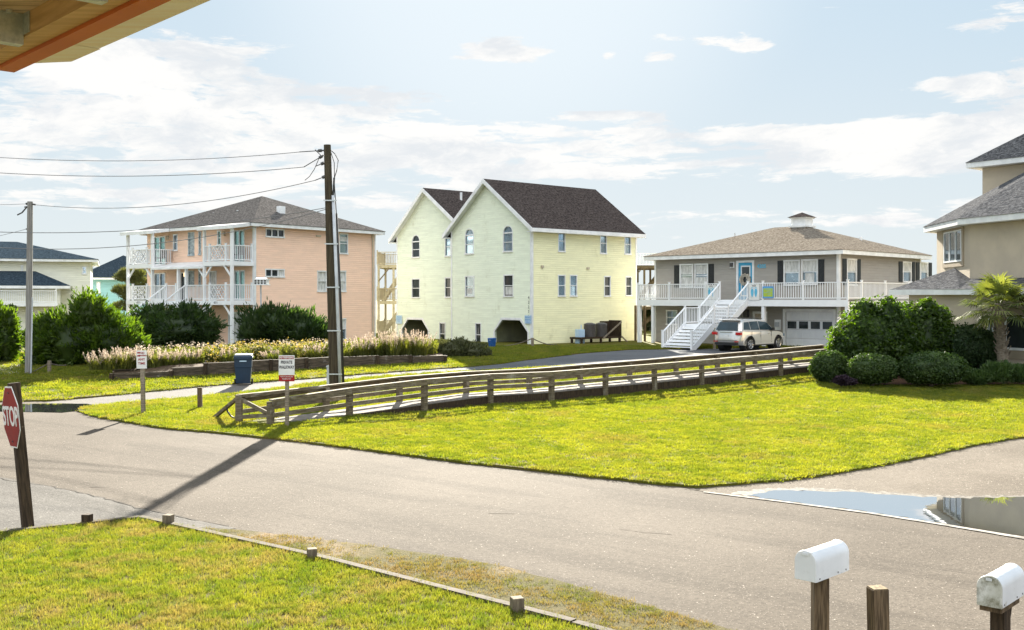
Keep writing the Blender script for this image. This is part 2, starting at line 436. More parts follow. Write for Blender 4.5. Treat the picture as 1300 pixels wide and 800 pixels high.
# lawn soil under the blades
def lawn(name, a, b_, dry, plo, phi):
    m, n, b = newmat(name); p = n.coord('Position')
    c = n.mix(n.ramp(n.noise(p, 1.1, 6, .65), .35, .65), a, b_)
    c = n.mix(n.ramp(n.noise(p, .35, 6, .65), plo, phi), c, dry)
    c = n.mix(n.m('MULTIPLY', n.ramp(n.noise(p, 22, 4, .7), .4, .7), .6), c, tuple(x*.45 for x in a))
    n.put(b.inputs['Base Color'], c); b.inputs['Roughness'].default_value = .95; b.inputs['Specular IOR Level'].default_value = .1
    n.put(b.inputs['Normal'], n.bump(n.noise(p, 25, 5, .7), .8, .04))
lawn('lawn_soil', (.11, .115, .015), (.14, .13, .02), (.17, .12, .045), .50, .68)
lawn('lawn_near_soil', (.10, .10, .018), (.13, .11, .025), (.17, .12, .06), .48, .64)
lawn('verge_soil', (.12, .10, .04), (.10, .09, .03), (.27, .20, .13), .5, .66)
lawn('far_ground', (.10, .10, .03), (.13, .11, .05), (.2, .17, .1), .5, .7)
leafmat('grass_far', (.09, .145, .010), (.305, .31, .03), .55, (1.2, 1.15, .6), per='inst', nw=.42, scale=1.1, patch=(.27, .215, .06), pscale=.45, plo=.50, phi=.70)
leafmat('grass_near', (.08, .145, .012), (.29, .275, .038), .5, (1.2, 1.2, .6), per='inst', nw=.5, scale=2.2, patch=(.30, .215, .10), pscale=1.0, plo=.48, phi=.64)
leafmat('grass_verge', (.10, .14, .02), (.26, .21, .06), .45, (1.15, 1.1, .6), per='inst', nw=.6, scale=2.5, patch=(.25, .17, .09), pscale=1.4, plo=.42, phi=.58)
leafmat('leaf_juniper', (.025, .058, .010), (.10, .15, .020), .5, (1.5, 1.6, .35))
leafmat('leaf_juniper_dark', (.02, .048, .018), (.07, .11, .035), .45, (1.4, 1.5, .5))
leafmat('leaf_privet', (.015, .045, .006), (.078, .14, .012), .55, (1.9, 1.8, .3))
leafmat('leaf_clipped', (.022, .055, .014), (.08, .125, .025), .35, (1.3, 1.4, .5))
leafmat('leaf_hedge', (.022, .055, .020), (.05, .085, .025), .3, (1.2, 1.3, .5))
leafmat('leaf_low', (.05, .10, .03), (.09, .14, .04), .4, (1.2, 1.3, .5))
leafmat('leaf_purple', (.03, .018, .03), (.05, .03, .045), .2, (1, 1, 1))
leafmat('leaf_sage', (.07, .085, .035), (.13, .13, .06), .35, (1.1, 1.1, .7))
leafmat('leaf_bed', (.09, .12, .025), (.20, .20, .045), .5, (1.2, 1.2, .5))
leafmat('flower_yellow', (.42, .32, .06), (.52, .42, .14), .4, (1.0, .95, .6))
leafmat('flower_pale', (.40, .34, .26), (.52, .46, .38), .5, (1.1, 1.05, .95))
leafmat('plume_fluff', (.38, .32, .25), (.56, .50, .42), .5, (1.1, 1.0, .95))
leafmat('leaf_palm', (.07, .11, .035), (.19, .21, .06), .4, (1.35, 1.3, .5))
leafmat('leaf_pine', (.10, .12, .045), (.17, .17, .06), .4, (1.2, 1.2, .5))
leafmat('leaf_far', (.05, .08, .03), (.08, .11, .04), .3, (1.1, 1.1, .6))
def water(name, rough):
    m, n, b = newmat(name)
    b.inputs['Base Color'].default_value = (.60, .63, .66, 1); b.inputs['Metallic'].default_value = .96; b.inputs['Roughness'].default_value = rough
    b.inputs['IOR'].default_value = 1.6
    n.put(b.inputs['Normal'], n.bump(n.noise(n.coord('Position'), 2.2, 3), .05, .01))
water('water', .01)

# ------------------------------------------------------------ ground sheets
def drape(name, pts, dz, m, skirt=0, kind='structure', jitter=0, seed=0, step=.25):
    """a sheet with this outline laid on the ground, split at the terrain rows"""
    g = random.Random(seed); P = []
    if jitter:
        for i in range(len(pts)):
            a, b = Vector(pts[i]), Vector(pts[(i+1) % len(pts)]); k = max(1, min(160, int((b-a).length/step)))
            nn = Vector((-(b-a).y, (b-a).x)); nn = nn.normalized() if nn.length else nn
            near = min(a.y, b.y) < 60 and abs(a.x) < 70 and abs(b.x) < 70
            if not near: k = 1
            for j in range(k): P.append(a+(b-a)*j/k+(nn*g.uniform(-jitter, jitter) if near else Vector((0, 0))))
    else: P = [Vector(p) for p in pts]
    bm = bmesh.new()
    vs = [bm.verts.new((p[0], p[1], 0)) for p in P]; f = bm.faces.new(vs)
    if f.normal.z < 0: f.normal_flip()
    bmesh.ops.triangulate(bm, faces=bm.faces[:])
    lo, hi = min(p[1] for p in P), max(p[1] for p in P)
    for y in ROWS:
        if lo < y < hi:
            bmesh.ops.bisect_plane(bm, geom=bm.verts[:]+bm.edges[:]+bm.faces[:], plane_co=(0, y, 0), plane_no=(0, 1, 0))
    for v in bm.verts: v.co.z = H(v.co.y)+dz
    bm.normal_update()
    for f in bm.faces:
        if f.normal.z < 0: f.normal_flip()
    if skirt:
        ed = [e for e in bm.edges if e.is_boundary]
        r = bmesh.ops.extrude_edge_only(bm, edges=ed)
        for v in [x for x in r['geom'] if isinstance(x, bmesh.types.BMVert)]: v.co.z -= skirt
    me = bpy.data.meshes.new(name); bm.to_mesh(me); bm.free(); me.materials.append(MATS[m])
    o = link(name, me); tag(o, kind=kind); return o
def G(*p): return [gp(*q) for q in p]
# one sheet to the horizon
bm = bmesh.new(); ys = [-80, 0]+ROWS+[70, 150, 400, 2500]
vv = [[bm.verts.new((x, y, H(y)-.03)) for x in (-2500, -120, 120, 2500)] for y in ys]
for i in range(len(ys)-1):
    for j in range(3): bm.faces.new((vv[i][j], vv[i][j+1], vv[i+1][j+1], vv[i+1][j]))
me = bpy.data.meshes.new('ground'); bm.to_mesh(me); bm.free(); me.materials.append(MATS['far_ground'])
tag(link('ground', me), kind='structure')
drape('road', [(-90, 2), (60, 2), (60, 34), (-90, 40)], 0, 'asphalt')
ST_N = G((150, 513), (260, 504), (300, 500.5), (402, 487), (480, 479), (560, 474), (700, 467), (860, 460), (1060, 455))
ST_F = G((150, 502), (200, 497), (260, 491), (310, 487), (404, 480.5), (438, 477.5), (540, 470), (600, 466), (640, 462), (676, 457), (740, 449), (800, 444.5), (1060, 441))
STREET = G((60, 517), (60, 511))
drape('side_street', [STREET[0]]+ST_N[:5]+[ST_F[6]]+list(reversed(ST_F[:6]))+[STREET[1]], .006, 'concrete_street')
drape('driveway', [ST_N[4]]+ST_N[5:]+[(28, 62), (30, 68), (22, 72)]+list(reversed(ST_F[6:])), .008, 'drive_asphalt')
drape('driveway_gravel', G((850, 614), (885, 623), (1000, 639), (1100, 652), (1190, 666), (1300, 684), (1500, 720))+[(30, 14), (36, 30)]+G((1500, 530), (1300, 550), (1230, 562), (1120, 586), (1000, 606)), .006, 'gravel')
drape('road_edge', G((893, 624.5), (1000, 637.5), (1100, 650.5), (1190, 664.5), (1300, 682.5), (1500, 718), (1500, 722), (1300, 685.2), (1190, 666.5), (1100, 652.3), (1000, 639), (893, 625.8)), .012, 'pale_edge')
drape('apron', G((-200, 590), (0, 606), (60, 617), (130, 632), (175, 645), (235, 658), (300, 671), (250, 678), (178, 666), (0, 690), (-200, 720)), .005, 'asphalt_apron')
drape('puddle_margin', G((925, 627.5), (968, 621), (1020, 619.5), (1090, 622.5), (1160, 628), (1230, 630), (1300, 629), (1450, 633), (1450, 640), (1300, 640), (1160, 640), (1020, 633), (985, 634.5)), .009, 'wet_margin', jitter=.09, seed=14, step=.1)
drape('puddle', G((945, 629.5), (975, 624), (1020, 623), (1090, 626), (1160, 631), (1230, 633), (1300, 632), (1450, 636), (1450, 700), (1300, 682), (1230, 671.5), (1160, 659.5), (1100, 650), (1040, 643), (985, 635.5)), .010, 'water', jitter=.07, seed=4, step=.12)
drape('puddle_far', G((-60, 522), (-60, 515), (0, 514), (60, 512.5), (110, 513), (128, 515.5), (118, 520), (80, 524), (20, 523)), .012, 'water', jitter=.03, seed=5)
def crack(pts, w, seed):
    g = random.Random(seed); W = G(*pts); A = []; Bp = []
    for i in range(len(W)-1):
        a, b = Vector(W[i]), Vector(W[i+1]); k = max(2, int((b-a).length/.18)); nn = Vector((-(b-a).y, (b-a).x)).normalized()
        for j in range(k):
            p = a+(b-a)*j/k+nn*g.uniform(-.05, .05); ww = w*g.uniform(.4, 1.4)
            A.append(p+nn*ww/2); Bp.append(p-nn*ww/2)
    mb = MB()
    z = H(W[0][1])+.012
    for i in range(len(A)-1):
        mb.add([(A[i].x, A[i].y, z), (A[i+1].x, A[i+1].y, z), (Bp[i+1].x, Bp[i+1].y, z), (Bp[i].x, Bp[i].y, z)], [(0, 1, 2, 3)])
    tag(mb.build('road_crack', 'crack'), kind='structure')
crack([(-80, 597), (0, 608), (60, 617), (130, 632), (175, 645), (235, 658), (300, 671)], .035, 1)
crack([(115, 619), (150, 617)], .035, 2)
crack([(620, 652), (670, 653)], .02, 5)
crack([(785, 672), (870, 680)], .018, 6)

LAWN_R = G((100, 523), (118, 529), (150, 535), (210, 545), (260, 549), (300, 553), (380, 562), (460, 572), (600, 590), (720, 603), (800, 612), (850, 617), (884, 620.5), (1000, 611), (1060, 603), (1120, 592), (1180, 580), (1230, 568), (1300, 556), (1420, 538), (1600, 515))+[(60, 47), (32, 58)]+list(reversed(ST_N))+G((105, 519))
drape('lawn', LAWN_R, .05, 'lawn_soil', skirt=.07, jitter=.035, seed=1)
LAWN_U = G((-900, 530), (-300, 517), (0, 510.5), (60, 509.5))+ST_F+[(40, 66), (80, 100), (-80, 100)]
drape('lawn_far', LAWN_U, .05, 'lawn_soil', skirt=.07, jitter=.03, seed=2)
EDGE = G((-260, 712), (0, 683), (178, 664), (395, 713), (730, 801), (1100, 905))
LAWN_N = EDGE+[(3.2, 4.5), (-9, 4.5)]
drape('lawn_near', LAWN_N, .07, 'lawn_near_soil', skirt=.1)
VERGE = G((232, 671), (290, 674), (350, 680), (430, 690), (560, 708), (640, 722), (700, 738), (830, 775), (915, 800), (1080, 850), (1300, 930))+list(reversed(G((250, 681), (395, 714), (730, 802), (1100, 906))))
drape('verge', VERGE, .03, 'verge_soil', skirt=.05, jitter=.03, seed=3)
VERGE2 = G((-200, 702), (0, 677), (24, 674), (24, 680), (0, 684), (-200, 708))
drape('verge', VERGE2, .03, 'verge_soil', skirt=.05)
drape('sand', G((-60, 478), (-60, 462), (28, 462), (24, 476)), .058, 'sand', jitter=.05)
drape('planting_bed', G((1050, 489), (1120, 491), (1240, 491), (1320, 490), (1500, 492), (1500, 460), (1060, 466), (1032, 480)), .06, 'mulch', jitter=.06, seed=9)
drape('bare_strip', G((440, 487.5), (560, 480), (700, 474), (770, 470), (770, 474), (700, 479), (560, 486), (450, 493)), .058, 'soil', jitter=.1, seed=10)
# ------------------------------------------------------------ houses
class House:
    def __init__(s, name, label, O, deg, cat='house', z=0.0):
        th = R(deg); s.O = O; s.u = (math.cos(th), math.sin(th)); s.v = (-math.sin(th), math.cos(th)); s.z = z
        s.root = thing(name, label, cat, (O[0], O[1], z), th); s.holes = {}
    def pt(s, face, px, py, off=0.0):
        """facade coordinate and height seen at a point of the photograph; 'F' plane a=off, 'S' plane b=off"""
        rx, rz = (px-CX)/F, (HY-py)/F
        n, t = (s.u, s.v) if face == 'F' else (s.v, s.u)
        Y = (off+s.O[0]*n[0]+s.O[1]*n[1])/(rx*n[0]+n[1])
        X = rx*Y
        return (X-s.O[0])*t[0]+(Y-s.O[1])*t[1], EYE+rz*Y-s.z
    def T(s, face, k, d, z, off=0.0):
        return (off-d, k, z) if face == 'F' else (k, off-d, z)
    def fb(s, mb, face, s0, s1, d0, d1, z0, z1, off=0.0):
        p, q = s.T(face, s0, d0, z0, off), s.T(face, s1, d1, z1, off)
        mb.box(p[0], q[0], p[1], q[1], p[2], q[2])
    def rect(s, face, r, off=0.0):
        ym = (r[1]+r[3])/2; xm = (r[0]+r[2])/2
        a, b = s.pt(face, r[0], ym, off)[0], s.pt(face, r[2], ym, off)[0]
        z1, z0 = s.pt(face, xm, r[1], off)[1], s.pt(face, xm, r[3], off)[1]
        return min(a, b), max(a, b), z0, z1
    def window(s, face, r, off=0.0, fr=.055, rows=(.5,), cols=(), g='window_glass', trim='white_paint', arch=False, name='window', shutter=False, z0=None, curtain=None, raw=None, proud=.03, label=None):
        s0, s1, zz0, z1 = raw if raw else s.rect(face, r, off)
        if z0 is not None: zz0 = z0
        z0 = zz0
        s.holes.setdefault((face, off), []).append((s0, s1, z0, z1, (s1-s0)/2 if arch else 0))
        mb = MB(); top = z1-(s1-s0)/2 if arch else z1
        s.fb(mb, face, s0, s0+fr, -.05, proud, z0, top, off); s.fb(mb, face, s1-fr, s1, -.05, proud, z0, top, off)
        s.fb(mb, face, s0-.02, s1+.02, -.05, proud+.03, z0-.05, z0+fr*.8, off)
        if not arch: s.fb(mb, face, s0-.01, s1+.01, -.05, proud+.01, z1-fr, z1+.02, off)
        else:
            c = (s0+s1)/2; r0 = (s1-s0)/2; k = 12
            s.fb(mb, face, s0+fr, s1-fr, -.05, proud-.005, top-.04, top+.04, off)
            for i in range(k):
                a, b = math.pi*i/k, math.pi*(i+1)/k
                q = [(c+math.cos(t)*rr, top+math.sin(t)*rr) for t, rr in ((a, r0), (b, r0), (b, r0-fr), (a, r0-fr))]
                vs = [s.T(face, x, d, z, off) for d in (-.05, proud) for x, z in q]
                mb.add(vs, [(0, 1, 2, 3), (7, 6, 5, 4), (0, 4, 5, 1), (2, 6, 7, 3)])
        for t in rows:
            zz = z0+(top-z0)*t; s.fb(mb, face, s0+fr, s1-fr, -.05, proud-.012, zz-.022, zz+.022, off)
        for t in cols:
            c = s0+(s1-s0)*t; s.fb(mb, face, c-.03, c+.03, -.05, proud-.008, z0+fr*.8, z1-fr, off)
        w = mb.build(name, trim, s.root)
        if label: w['label'] = label
        p = MB(); s.fb(p, face, s0, s1, -.08, -.06, z0, z1, off); p.build('pane', g, w)
        if curtain:
            for (f0, f1, h0, h1) in curtain:
                q = MB(); s.fb(q, face, s0+(s1-s0)*f0, s0+(s1-s0)*f1, -.058, -.052, z0+(z1-z0)*h0, z0+(z1-z0)*h1, off); q.build('curtain', 'curtain', w)
        return w
    def wall(s, face, s0, s1, z0, z1, m, off=0.0, depth=.12, name='wall', top=None):
        hs = [h for h in s.holes.get((face, off), []) if h[0] < s1 and h[1] > s0]
        S = sorted({s0, s1, *[min(max(h[i], s0), s1) for h in hs for i in (0, 1)]})
        Z = sorted({z0, z1, *[min(max(h[i], z0), z1) for h in hs for i in (2, 3)]})
        mb = MB()
        def Q(a, b, c, d): mb.add([s.T(face, a, 0, c, off), s.T(face, b, 0, c, off), s.T(face, b, 0, d, off), s.T(face, a, 0, d, off)], [(0, 1, 2, 3)])
        for i in range(len(S)-1):
            for j in range(len(Z)-1):
                cs, cz = (S[i]+S[i+1])/2, (Z[j]+Z[j+1])/2
                if any(h[0] < cs < h[1] and h[2] < cz < h[3] for h in hs): continue
                Q(S[i], S[i+1], Z[j], Z[j+1])
        for a, b, c, d, ar in hs:
            a, b = max(a, s0), min(b, s1)
            for k, l in (((a, c), (a, d)), ((b, c), (b, d)), ((a, c), (b, c)), ((a, d), (b, d))):
                mb.add([s.T(face, k[0], 0, k[1], off), s.T(face, l[0], 0, l[1], off), s.T(face, l[0], -depth, l[1], off), s.T(face, k[0], -depth, k[1], off)], [(0, 1, 2, 3)])
            if ar:
                c0, zt = (a+b)/2, d-ar
                for sg in (-1, 1):
                    arc = [(c0+sg*math.cos(t)*ar, zt+math.sin(t)*ar) for t in [math.pi/2*i/6 for i in range(7)]]
                    pl = [(c0+sg*ar, d)]+arc
                    mb.add([s.T(face, x, .002, z, off) for x, z in pl], [(0, i, i+1) for i in range(1, 7)])
        if top: mb.add([s.T(face, x, 0, z, off) for x, z in top], [tuple(range(len(top)))])
        return mb.build(name, m, s.root)
    def hip(s, a0, a1, b0, b1, ze, P, Q, zr, m, trim='white_paint', th=.2, name='roof', fwd=None):
        c = [(a0, b0), (a1, b0), (a1, b1), (a0, b1)]
        mb = MB(); V = [(x, y, ze) for x, y in c]+[(P[0], P[1], zr), (Q[0], Q[1], zr)]
        along_b = abs(P[1]-Q[1]) >= abs(P[0]-Q[0])
        if P == Q: fs = [(0, 1, 4), (1, 2, 4), (2, 3, 4), (3, 0, 4)]; V = V[:5]
        elif along_b: fs = [(0, 1, 4), (1, 2, 5, 4), (2, 3, 5), (3, 0, 4, 5)]
        else: fs = [(0, 1, 5, 4), (1, 2, 5), (2, 3, 4, 5), (3, 0, 4)]
        k = len(V); mb.add(V+[(x, y, ze-.03) for x, y in c], fs+[(3, 2, 1, 0)])
        mb.f[-1] = [k+3, k+2, k+1, k]
        for i in range(4):
            j = (i+1) % 4; mb.f.append([i, j, k+j, k+i]); mb.mi.append(mb.cur)
        r = mb.build(name, m, s.root)
        f = MB(); e = .03
        f.box(a0+e, a0+e+.04, b0+e, b1-e, ze-.03-th, ze-.032); f.box(a1-e-.04, a1-e, b0+e, b1-e, ze-.03-th, ze-.032)
        f.box(a0+e+.04, a1-e-.04, b0+e, b0+e+.04, ze-.03-th, ze-.032); f.box(a0+e+.04, a1-e-.04, b1-e-.04, b1-e, ze-.03-th, ze-.032)
        f.build('fascia', trim, r)
        q = MB(); q.box(a0+e+.045, a1-e-.045, b0+e+.045, b1-e-.045, ze-.14, ze-.11); q.build('soffit', trim, r)
        return r
    def shell(s, A, B, z0, z1, m, a0=0, b0=0):
        """back walls and lining so that the house is closed"""
        mb = MB()
        mb.add([(a0+A, b0, z0), (a0+A, b0+B, z0), (a0+A, b0+B, z1), (a0+A, b0, z1)], [(0, 1, 2, 3)])
        mb.add([(a0, b0+B, z0), (a0+A, b0+B, z0), (a0+A, b0+B, z1), (a0, b0+B, z1)], [(0, 1, 2, 3)])
        mb.build('rear_wall', m, s.root)
    def rail(s, p, q, z, h=.95, post=None, posts=(0, 1), pick=.13, m='white_rail', name='railing', lattice=False, pw=.1, base=.09, tall=.12):
        """railing from p to q (local xy); z may be (z0,z1) on stairs"""
        z0, z1 = z if isinstance(z, tuple) else (z, z)
        P, Q = Vector((p[0], p[1], z0)), Vector((q[0], q[1], z1)); L = (Q-P).to_2d().length if hasattr((Q-P), 'to_2d') else math.hypot(q[0]-p[0], q[1]-p[1])
        mb = MB(); up = Vector((0, 0, 1))
        mb.bar(P+up*h, Q+up*h, .09, .05); mb.bar(P+up*base, Q+up*base, .05, .06)
        k = max(1, int(L/pick))
        if not lattice:
            for i in range(1, k):
                c = P.lerp(Q, i/k); mb.bar(c+up*base, c+up*(h-.02), .032, .032, up=(Q-P).normalized())
        else:
            n = max(1, round(L/(h-base))); 
            for i in range(n):
                A, B = P.lerp(Q, i/n), P.lerp(Q, (i+1)/n)
                for t in (.0, .36, .70):
                    for (u0, v0, u1, v1) in ((t, 0, 1, 1-t), (0, t, 1-t, 1), (t, 1, 1, t), (0, 1-t, 1-t, 0)):
                        if abs(u1-u0) < .05: continue
                        a = A.lerp(B, u0)+up*(base+(h-base)*v0); b = A.lerp(B, u1)+up*(base+(h-base)*v1)
                        mb.bar(a, b, .035, .04, up=(0, 0, 1))
        r = mb.build(name, m, s.root)
        for t in posts:
            c = P.lerp(Q, t); pb = MB(); pb.box(c.x-pw/2, c.x+pw/2, c.y-pw/2, c.y+pw/2, c.z-.02, c.z+h+tall)
            pb.box(c.x-pw/2-.02, c.x+pw/2+.02, c.y-pw/2-.02, c.y+pw/2+.02, c.z+h+tall, c.z+h+tall+.03)
            pb.build('post', m, s.root)
        return r
    def post(s, x, y, z0, z1, w=.16, m='white_rail', name='post'):
        b = MB(); b.box(x-w/2, x+w/2, y-w/2, y+w/2, z0, z1); return b.build(name, m, s.root)
def trimbox(h, face, s0, s1, z0, z1, m='white_paint', off=0.0, d0=-.01, d1=.035, name='trim'):
    b = MB(); h.fb(b, face, s0, s1, d0, d1, z0, z1, off); return b.build(name, m, h.root)

# ================= yellow two gabled house =================
yh = House('gabled_house', 'pale yellow three storey house with two steep gables and a dark roof', (1.25, 66.5), 40.5)
A, B1, B2, SB = 9.74, 8.43, 16.3, .8
for r in ((708.4, 292.7, 717.6, 319.4), (761.6, 296.1, 770.2, 322), (792.6, 298.2, 800.9, 322.9)): yh.window('S', r, g='sky_glass')
for i, r in enumerate(((708.1, 349.3, 717.6, 376), (723.3, 349.3, 732.5, 376), (766.7, 350.7, 775.1, 376), (794, 351.3, 802, 375.5))):
    yh.window('S', r, g='sky_glass' if i < 2 else 'dark_glass')
yh.window('F', (590.6, 289.8, 601.8, 322.3), g='sky_glass', arch=True); yh.window('F', (638.9, 286.1, 651.3, 319.4), g='sky_glass', arch=True)
yh.window('F', (590.6, 350.7, 602.4, 376.3), g='window_glass', curtain=[(.3, .9, .1, .4)]); yh.window('F', (639.5, 349, 651.8, 376.3), g='dark_glass', curtain=[(.15, .9, .08, .45)])
yh.window('F', (603.6, 410.2, 611, 440), g='dark_glass')
yh.window('F', (523.1, 298.2, 533.2, 326.9), SB, g='dark_glass', arch=True); yh.window('F', (565, 295.3, 572.6, 325.2), SB, g='sky_glass', arch=True)
yh.window('F', (522.8, 353.9, 533.2, 378), SB, g='dark_glass'); yh.window('F', (565, 352.5, 572.6, 377.5), SB, g='dark_glass')
yh.window('F', (557.9, 409.7, 565.6, 438), SB, g='dark_glass')
def carport(h, r, off, s_lo=None):
    s0, s1, _, z1 = h.rect('F', r, off)
    h.holes.setdefault(('F', off), []).append((s0, s1, 0, z1, 0))
    t = MB(); c = .75; w = .16
    for pl in ([(s0-w, 0), (s0, 0), (s0, z1-c), (s0-w, z1-c)], [(s1, 0), (s1+w, 0), (s1+w, z1-c), (s1, z1-c)],
               [(s0-w, z1-c), (s0, z1-c), (s0+c, z1), (s0+c, z1+w), (s0+c*.9, z1+w)], [(s1+w, z1-c), (s1, z1-c), (s1-c, z1), (s1-c, z1+w), (s1-c*.9, z1+w)],
               [(s0+c, z1), (s1-c, z1), (s1-c, z1+w), (s0+c, z1+w)]):
        vs = [h.T('F', x, d, z, off) for d in (-.1, .03) for x, z in pl]; n = len(pl)
        t.add(vs, [tuple(range(n)), tuple(range(2*n-1, n-1, -1))]+[(i, (i+1) % n, n+(i+1) % n, n+i) for i in range(n)])
    t.build('carport_trim', 'white_paint', h.root)
    for sg, e in ((1, s0), (-1, s1)):
        sp = MB()
        pl = [(e, z1-c), (e+sg*c, z1), (e, z1)]
        vs = [h.T('F', x, d, z, off) for d in (-.09, .001) for x, z in pl]
        sp.add(vs, [(0, 1, 2), (5, 4, 3), (0, 3, 4, 1), (1, 4, 5, 2), (2, 5, 3, 0)])
        sp.build('corner_panel', 'green_yellow_siding', h.root)
    b = MB(); D = 5.5; x0 = off+.13; lo, hi_ = max(s0-.4, (.06 if off == 0 else -9)), s1+.4
    b.add([(x0, lo, 0), (x0, hi_, 0), (x0+D, hi_, 0), (x0+D, lo, 0), (x0, lo, z1+.12), (x0, hi_, z1+.12), (x0+D, hi_, z1+.12), (x0+D, lo, z1+.12)],
          [(0, 1, 2, 3), (4, 5, 6, 7), (0, 3, 7, 4), (1, 2, 6, 5), (3, 2, 6, 7)])
    b.build('carport_lining', 'interior_wall', h.root, fix=False)
    dd = MB(); dd.box(x0+3.6, x0+3.66, (s0+s1)/2-.9, (s0+s1)/2+.2, .02, 2.0); dd.build('storage_door', 'interior_dark', h.root)
carport(yh, (628.5, 406.5, 670, 440), 0.0); carport(yh, (510.5, 406, 543.5, 440), SB)
PK, PZ, EZ = 4.4, 10.75, 7.62
yh.wall('S', 0, A, -.2, EZ, 'yellow_siding')
yh.wall('F', 0, B1, -.2, EZ, 'green_yellow_siding', top=[(0, EZ), (B1, EZ), (PK, PZ)])
yh.wall('F', B1, B2, -.2, EZ, 'green_yellow_siding', SB, top=[(B1, EZ), (B2, EZ), (B2, EZ+.05), (12.4, PZ+.1), (B1, EZ+.6)])
m_ = MB(); m_.add([(0, B1, -.2), (SB, B1, -.2), (SB, B1, EZ), (0, B1, EZ)], [(0, 1, 2, 3)]); m_.build('return_wall', 'green_yellow_siding', yh.root)
m_ = MB(); m_.add([(A, 0, -.2), (A, B1, -.2), (A, B1, EZ), (A, PK, PZ), (A, 0, EZ)], [(0, 1, 2, 3, 4)])
m_.add([(A+SB, B1, -.2), (A+SB, B2, -.2), (A+SB, B2, EZ), (A+SB, 12.4, PZ+.1), (A+SB, B1, EZ+.6)], [(0, 1, 2, 3, 4)])
m_.add([(SB, B2, -.2), (A+SB, B2, -.2), (A+SB, B2, EZ+.05), (SB, B2, EZ+.05)], [(0, 1, 2, 3)]); m_.build('rear_wall', 'green_yellow_siding', yh.root)
def gable_roof(h, a0, a1, bl, bp, br, ze_l, zp, ze_r, ov=.5, rk=.4):
    """roof over ridge bp with eaves at bl and br, overhanging"""
    def line(b, side):
        return zp+(ze_l-zp)*(bp-b)/(bp-bl) if side < 0 else zp+(ze_r-zp)*(b-bp)/(br-bp)
    mb = MB(); t = .16; x0, x1 = a0-rk, a1+rk
    for e, sd in ((bl-ov, -1), (br+ov, 1)):
        ze = line(e, sd)+.16; zt = zp+.16
        vs = [(x0, bp, zt), (x1, bp, zt), (x1, e, ze), (x0, e, ze)]
        mb.add(vs+[(x, y, z-t) for x, y, z in vs], [(0, 1, 2, 3), (7, 6, 5, 4), (0, 4, 5, 1), (1, 5, 6, 2), (2, 6, 7, 3), (3, 7, 4, 0)])
    r = mb.build('roof', 'dark_shingle', h.root)
    for e, sd in ((bl-ov, -1), (br+ov, 1)):
        ze = line(e, sd)-.005; zt = zp-.005
        for xa, xb in ((x0, a0-.01), (a1+.01, x1)):
            sf = MB()
            vs = [(xa, bp, zt), (xb, bp, zt), (xb, e, ze), (xa, e, ze)]
            sf.add(vs+[(x, y, z-.03) for x, y, z in vs], [(0, 1, 2, 3), (7, 6, 5, 4), (0, 4, 5, 1), (1, 5, 6, 2), (2, 6, 7, 3), (3, 7, 4, 0)])
            sf.build('soffit', 'white_paint', r)
    for x in (x0-.045, x1+.005):
        f = MB()
        for e, sd in ((bl-ov, -1), (br+ov, 1)):
            ze = line(e, sd)+.15; zt = zp+.15
            vs = [(x, bp, zt), (x+.04, bp, zt), (x+.04, e, ze), (x, e, ze)]
            f.add(vs+[(a, b, z-.3) for a, b, z in vs], [(0, 1, 2, 3), (7, 6, 5, 4), (0, 4, 5, 1), (1, 5, 6, 2), (2, 6, 7, 3), (3, 7, 4, 0)])
        f.build('rake_board', 'white_paint', r)
    f = MB()
    for e, sd in ((bl-ov, -1), (br+ov, 1)):
        ze = line(e, sd)+.14
        f.box(x0, x1, e-.025 if sd < 0 else e, e if sd < 0 else e+.025, ze-.24, ze); f.box(x0+.01, x1-.01, e+.01 if sd < 0 else br, bl if sd < 0 else e-.01, ze-.24, ze-.2)
    f.build('fascia', 'white_paint', r)
    return r
gable_roof(yh, 0, A, 0, PK, B1, EZ, PZ, EZ)
r2 = gable_roof(yh, SB, A+SB, B1+.0, 12.4, B2, EZ+.6, PZ+.1, EZ+.05, ov=.5)
m_ = MB(); m_.tube([(3, 11.2, 10.0), (3, 11.2, 10.75)], .09); m_.build('vent_pipe', 'white_paint', r2)
trimbox(yh, 'S', 0, .12, 0, EZ-.05); trimbox(yh, 'F', .0, .12, 0, EZ-.05); trimbox(yh, 'S', A-.12, A, 0, EZ-.05); trimbox(yh, 'F', B1-.12, B1, 0, EZ); trimbox(yh, 'F', B2-.12, B2, 0, EZ, off=SB)
for i, ch in enumerate('4227A'):
    text(ch, .26, 'sign_ink', yh.root, (-.045, .25-.0, 3.0-.30*i), (R(90), 0, R(-90)), name='house_number')
for r in ((667, 400.5, 675.5, 411), ):
    p = yh.rect('F', r); b = MB(); yh.fb(b, 'F', p[0], p[1], .05, .07, p[2], p[3]); s_ = b.build('notice', 'sign_paleblue', yh.root)
    for k in range(3): text(('PRIVATE', 'PARKING', 'ONLY')[k], .14, 'sign_blue', s_, (-.075, (p[0]+p[1])/2, p[3]-.13-.15*k), (R(90), 0, R(-90)))
p = yh.rect('F', (503.5, 400.5, 511, 411), SB); b = MB(); yh.fb(b, 'F', p[0], p[1], .05, .07, p[2], p[3], SB); s_ = b.build('notice', 'sign_paleblue', yh.root)
for k in range(3): text(('PRIVATE', 'PARKING', 'ONLY')[k], .14, 'sign_blue', s_, (SB-.075, (p[0]+p[1])/2, p[3]-.13-.15*k), (R(90), 0, R(-90)))
for r in ((686.5, 337, 689.5, 340), (744.5, 339.5, 747.5, 342)):
    p = yh.rect('S', r); b = MB(); yh.fb(b, 'S', p[0], p[1], 0, .08, p[2], p[3]); b.build('wall_vent', 'tan_trim', yh.root)

